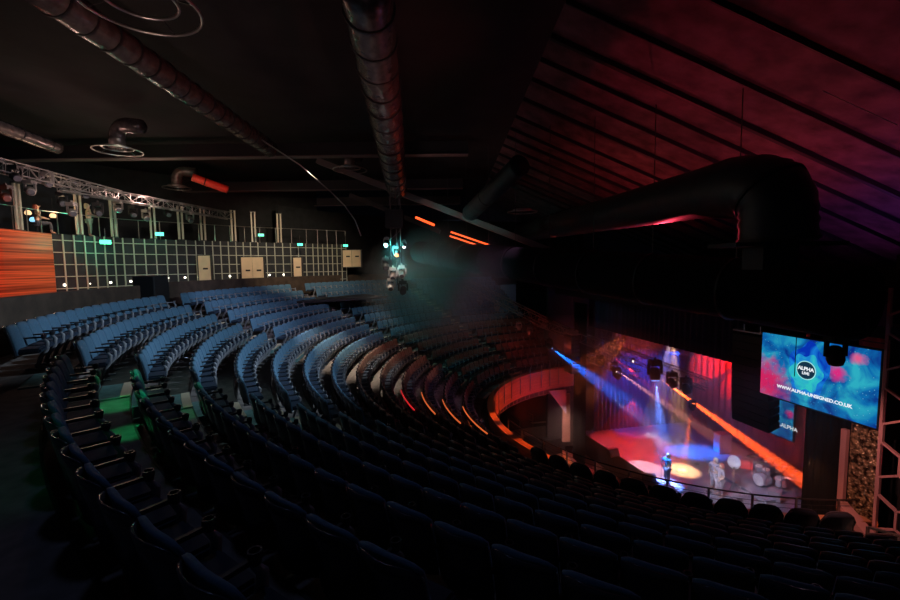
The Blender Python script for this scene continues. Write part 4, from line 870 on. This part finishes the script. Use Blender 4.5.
bm = B(); p = walk(wall_s(55)) - inward(1) * .65 + Z * GZ; lathe(bm, [(.2, .42), (.2, .47)], Matrix.Translation(p), 14); tube(bm, [p, p + Z * .42], .03, 8); tag(obj('bar_stool', bm, M_BLACK), 'dark stool under the seated person on the gallery', 'stool')
person(walk(wall_s(98)) - inward(2.5) * .6 + Z * (GZ + .0), R(-40), 'person in a pale yellow top standing by the third gallery post', (.6, .5, .3), (.3, .3, .25), (.5, .4, .25), pose='rest')

# ------------------------------------------------------------------ haze and stage beams
def haze(name, c, s, rz, dens, label, col=(1, 1, 1), fade=False):
    bm = B(); box(bm, (0, 0, 0), s); o = obj(name, bm, None, loc=c); o.rotation_euler = (0, 0, rz)
    m = bpy.data.materials.new(name); m.use_nodes = True; nt = m.node_tree; nt.nodes.clear(); out = nt.nodes.new('ShaderNodeOutputMaterial'); v = nt.nodes.new('ShaderNodeVolumeScatter'); v.inputs['Density'].default_value = dens; v.inputs['Anisotropy'].default_value = .2; v.inputs['Color'].default_value = (*col, 1)
    if fade:      # the haze thins out towards its edges
        tc = nt.nodes.new('ShaderNodeTexCoord'); mp = nt.nodes.new('ShaderNodeMapping'); mp.inputs['Scale'].default_value = (2 / s[0], 2 / s[1], 2 / s[2]); ln = nt.nodes.new('ShaderNodeVectorMath'); ln.operation = 'LENGTH'
        mr = nt.nodes.new('ShaderNodeMapRange'); mr.interpolation_type = 'SMOOTHSTEP'; mr.inputs['From Min'].default_value = .15; mr.inputs['From Max'].default_value = 1; mr.inputs['To Min'].default_value = dens; mr.inputs['To Max'].default_value = 0
        nt.links.new(tc.outputs['Object'], mp.inputs[0]); nt.links.new(mp.outputs[0], ln.inputs[0]); nt.links.new(ln.outputs['Value'], mr.inputs['Value']); nt.links.new(mr.outputs[0], v.inputs['Density'])
    nt.links.new(v.outputs[0], out.inputs['Volume']); o.data.materials.append(m); tag(o, label, 'haze', None, 'stuff')
haze('stage_haze', W(1.6, 0.6, 0.1), (14.6, 17.8, 8.0), PHI, .034, 'thin theatre haze hanging over the stage catching the coloured beams')
haze('hall_haze', Vector((-.4, 21.5, 6.4)), (8.5, 15, 7.0), 0, .11, 'thin haze around the lamp tower in the middle of the hall', fade=True)
def emitter(L_, T, s_): L_ = Vector(L_) - Z * .2 * s_; d = (Vector(T) - L_).normalized(); return L_ + d * .26 * s_
spot('beam_blue', emitter(L1, T1, 1.0), T1, 85000, (.003, .15, 1), 15, 1, .03)
spot('beam_blue', emitter(L3 + U * .3, sing1, 1.7), sing1, 36000, (.10, .25, 1), 18, .9, .03)
spot('beam_pink', emitter(L2, W(7, 1, -4), .9), W(7, 1, -4), 65000, (1, .34, .32), 7, .4, .03)
spot('beam_red', at(612, 356, 25.5), atz(750, 465, -4), 22000, (1, .02, .02), 9, .6, .03)
spot('beam_orange', emitter(L4, end4, 1.1), end4, 800000, (1, .085, .012), 5.2, .2, .02)
spot('beam_warm', emitter(L5, pool, .8), pool, 90000, (1, .12, .02), 6, .2, .02)
spot('pool_wash', W(3, 4, 3.5), pool, 30000, (1, .50, .22), 15, .7, .04)
spot('pool_wash', W(3, 4, 3.5), atz(645, 469, -4), 10000, (1, .66, .80), 16, .25, .04)
spot('floor_red', W(2.3, 6.4, -1.0), W(2.2, 6.2, -4), 1100, (1, .03, .012), 92, .3, .05); spot('floor_red', W(1.8, 4.0, -1.6), W(1.6, 3.8, -4), 320, (1, .03, .02), 92, .3, .05)
spot('backdrop_red', W(6.0, 1, 4.6), W(9, 7.2, .8), 17000, (1, .02, .02), 15, .3, .03)
spot('backdrop_red', W(6.0, 0, 4.6), W(9, 4.9, .2), 17000, (1, .02, .02), 13, .3, .03)
spot('backdrop_red', W(5.5, 2, 2.0), W(9, 4.5, -2.5), 600, (1, .012, .03), 80, .7, .05)
spot('curtain_blue', W(3.5, 4, 2.4), W(4.5, 9, -1.6), 3600, (.02, .08, 1), 60, .7, .05)
spot('curtain_red', W(2.8, 5.5, 1.0), W(4.5, 9, 2.8), 700, (1, .07, .015), 60, .6, .05)
spot('stage_blue', W(0, -1, 4.8), W(3, -.5, -4), 1300, (.2, .38, 1), 42, .6, .1)
spot('front_white', W(-4.4, -3.5, 1.5), W(4.2, .4, -3.8), 3600, (.95, .85, 1), 20, .6, .1)
spot('tower_beam', at(385, 246, 18.3), (.5, 24, 6.0), 850, (.10, .8, .75), 110, 1, .05)
spot('lattice_wash', W(-4.2, -9.2, 4.4), W(-1.5, -9, 1.4), 160, (1, .42, .36), 90, .8, .1)
spot('singer_fill', W(-4.3, 1.0, 2.0), sing1 + Z * 1.1, 1600, (.85, .95, 1), 5, .5, .03)  # unseen front spots added to brighten the singers
spot('singer_fill', W(-4.3, -1.5, 2.0), sing2 + Z * 1.0, 3000, (1, .9, 1), 7, .5, .03)
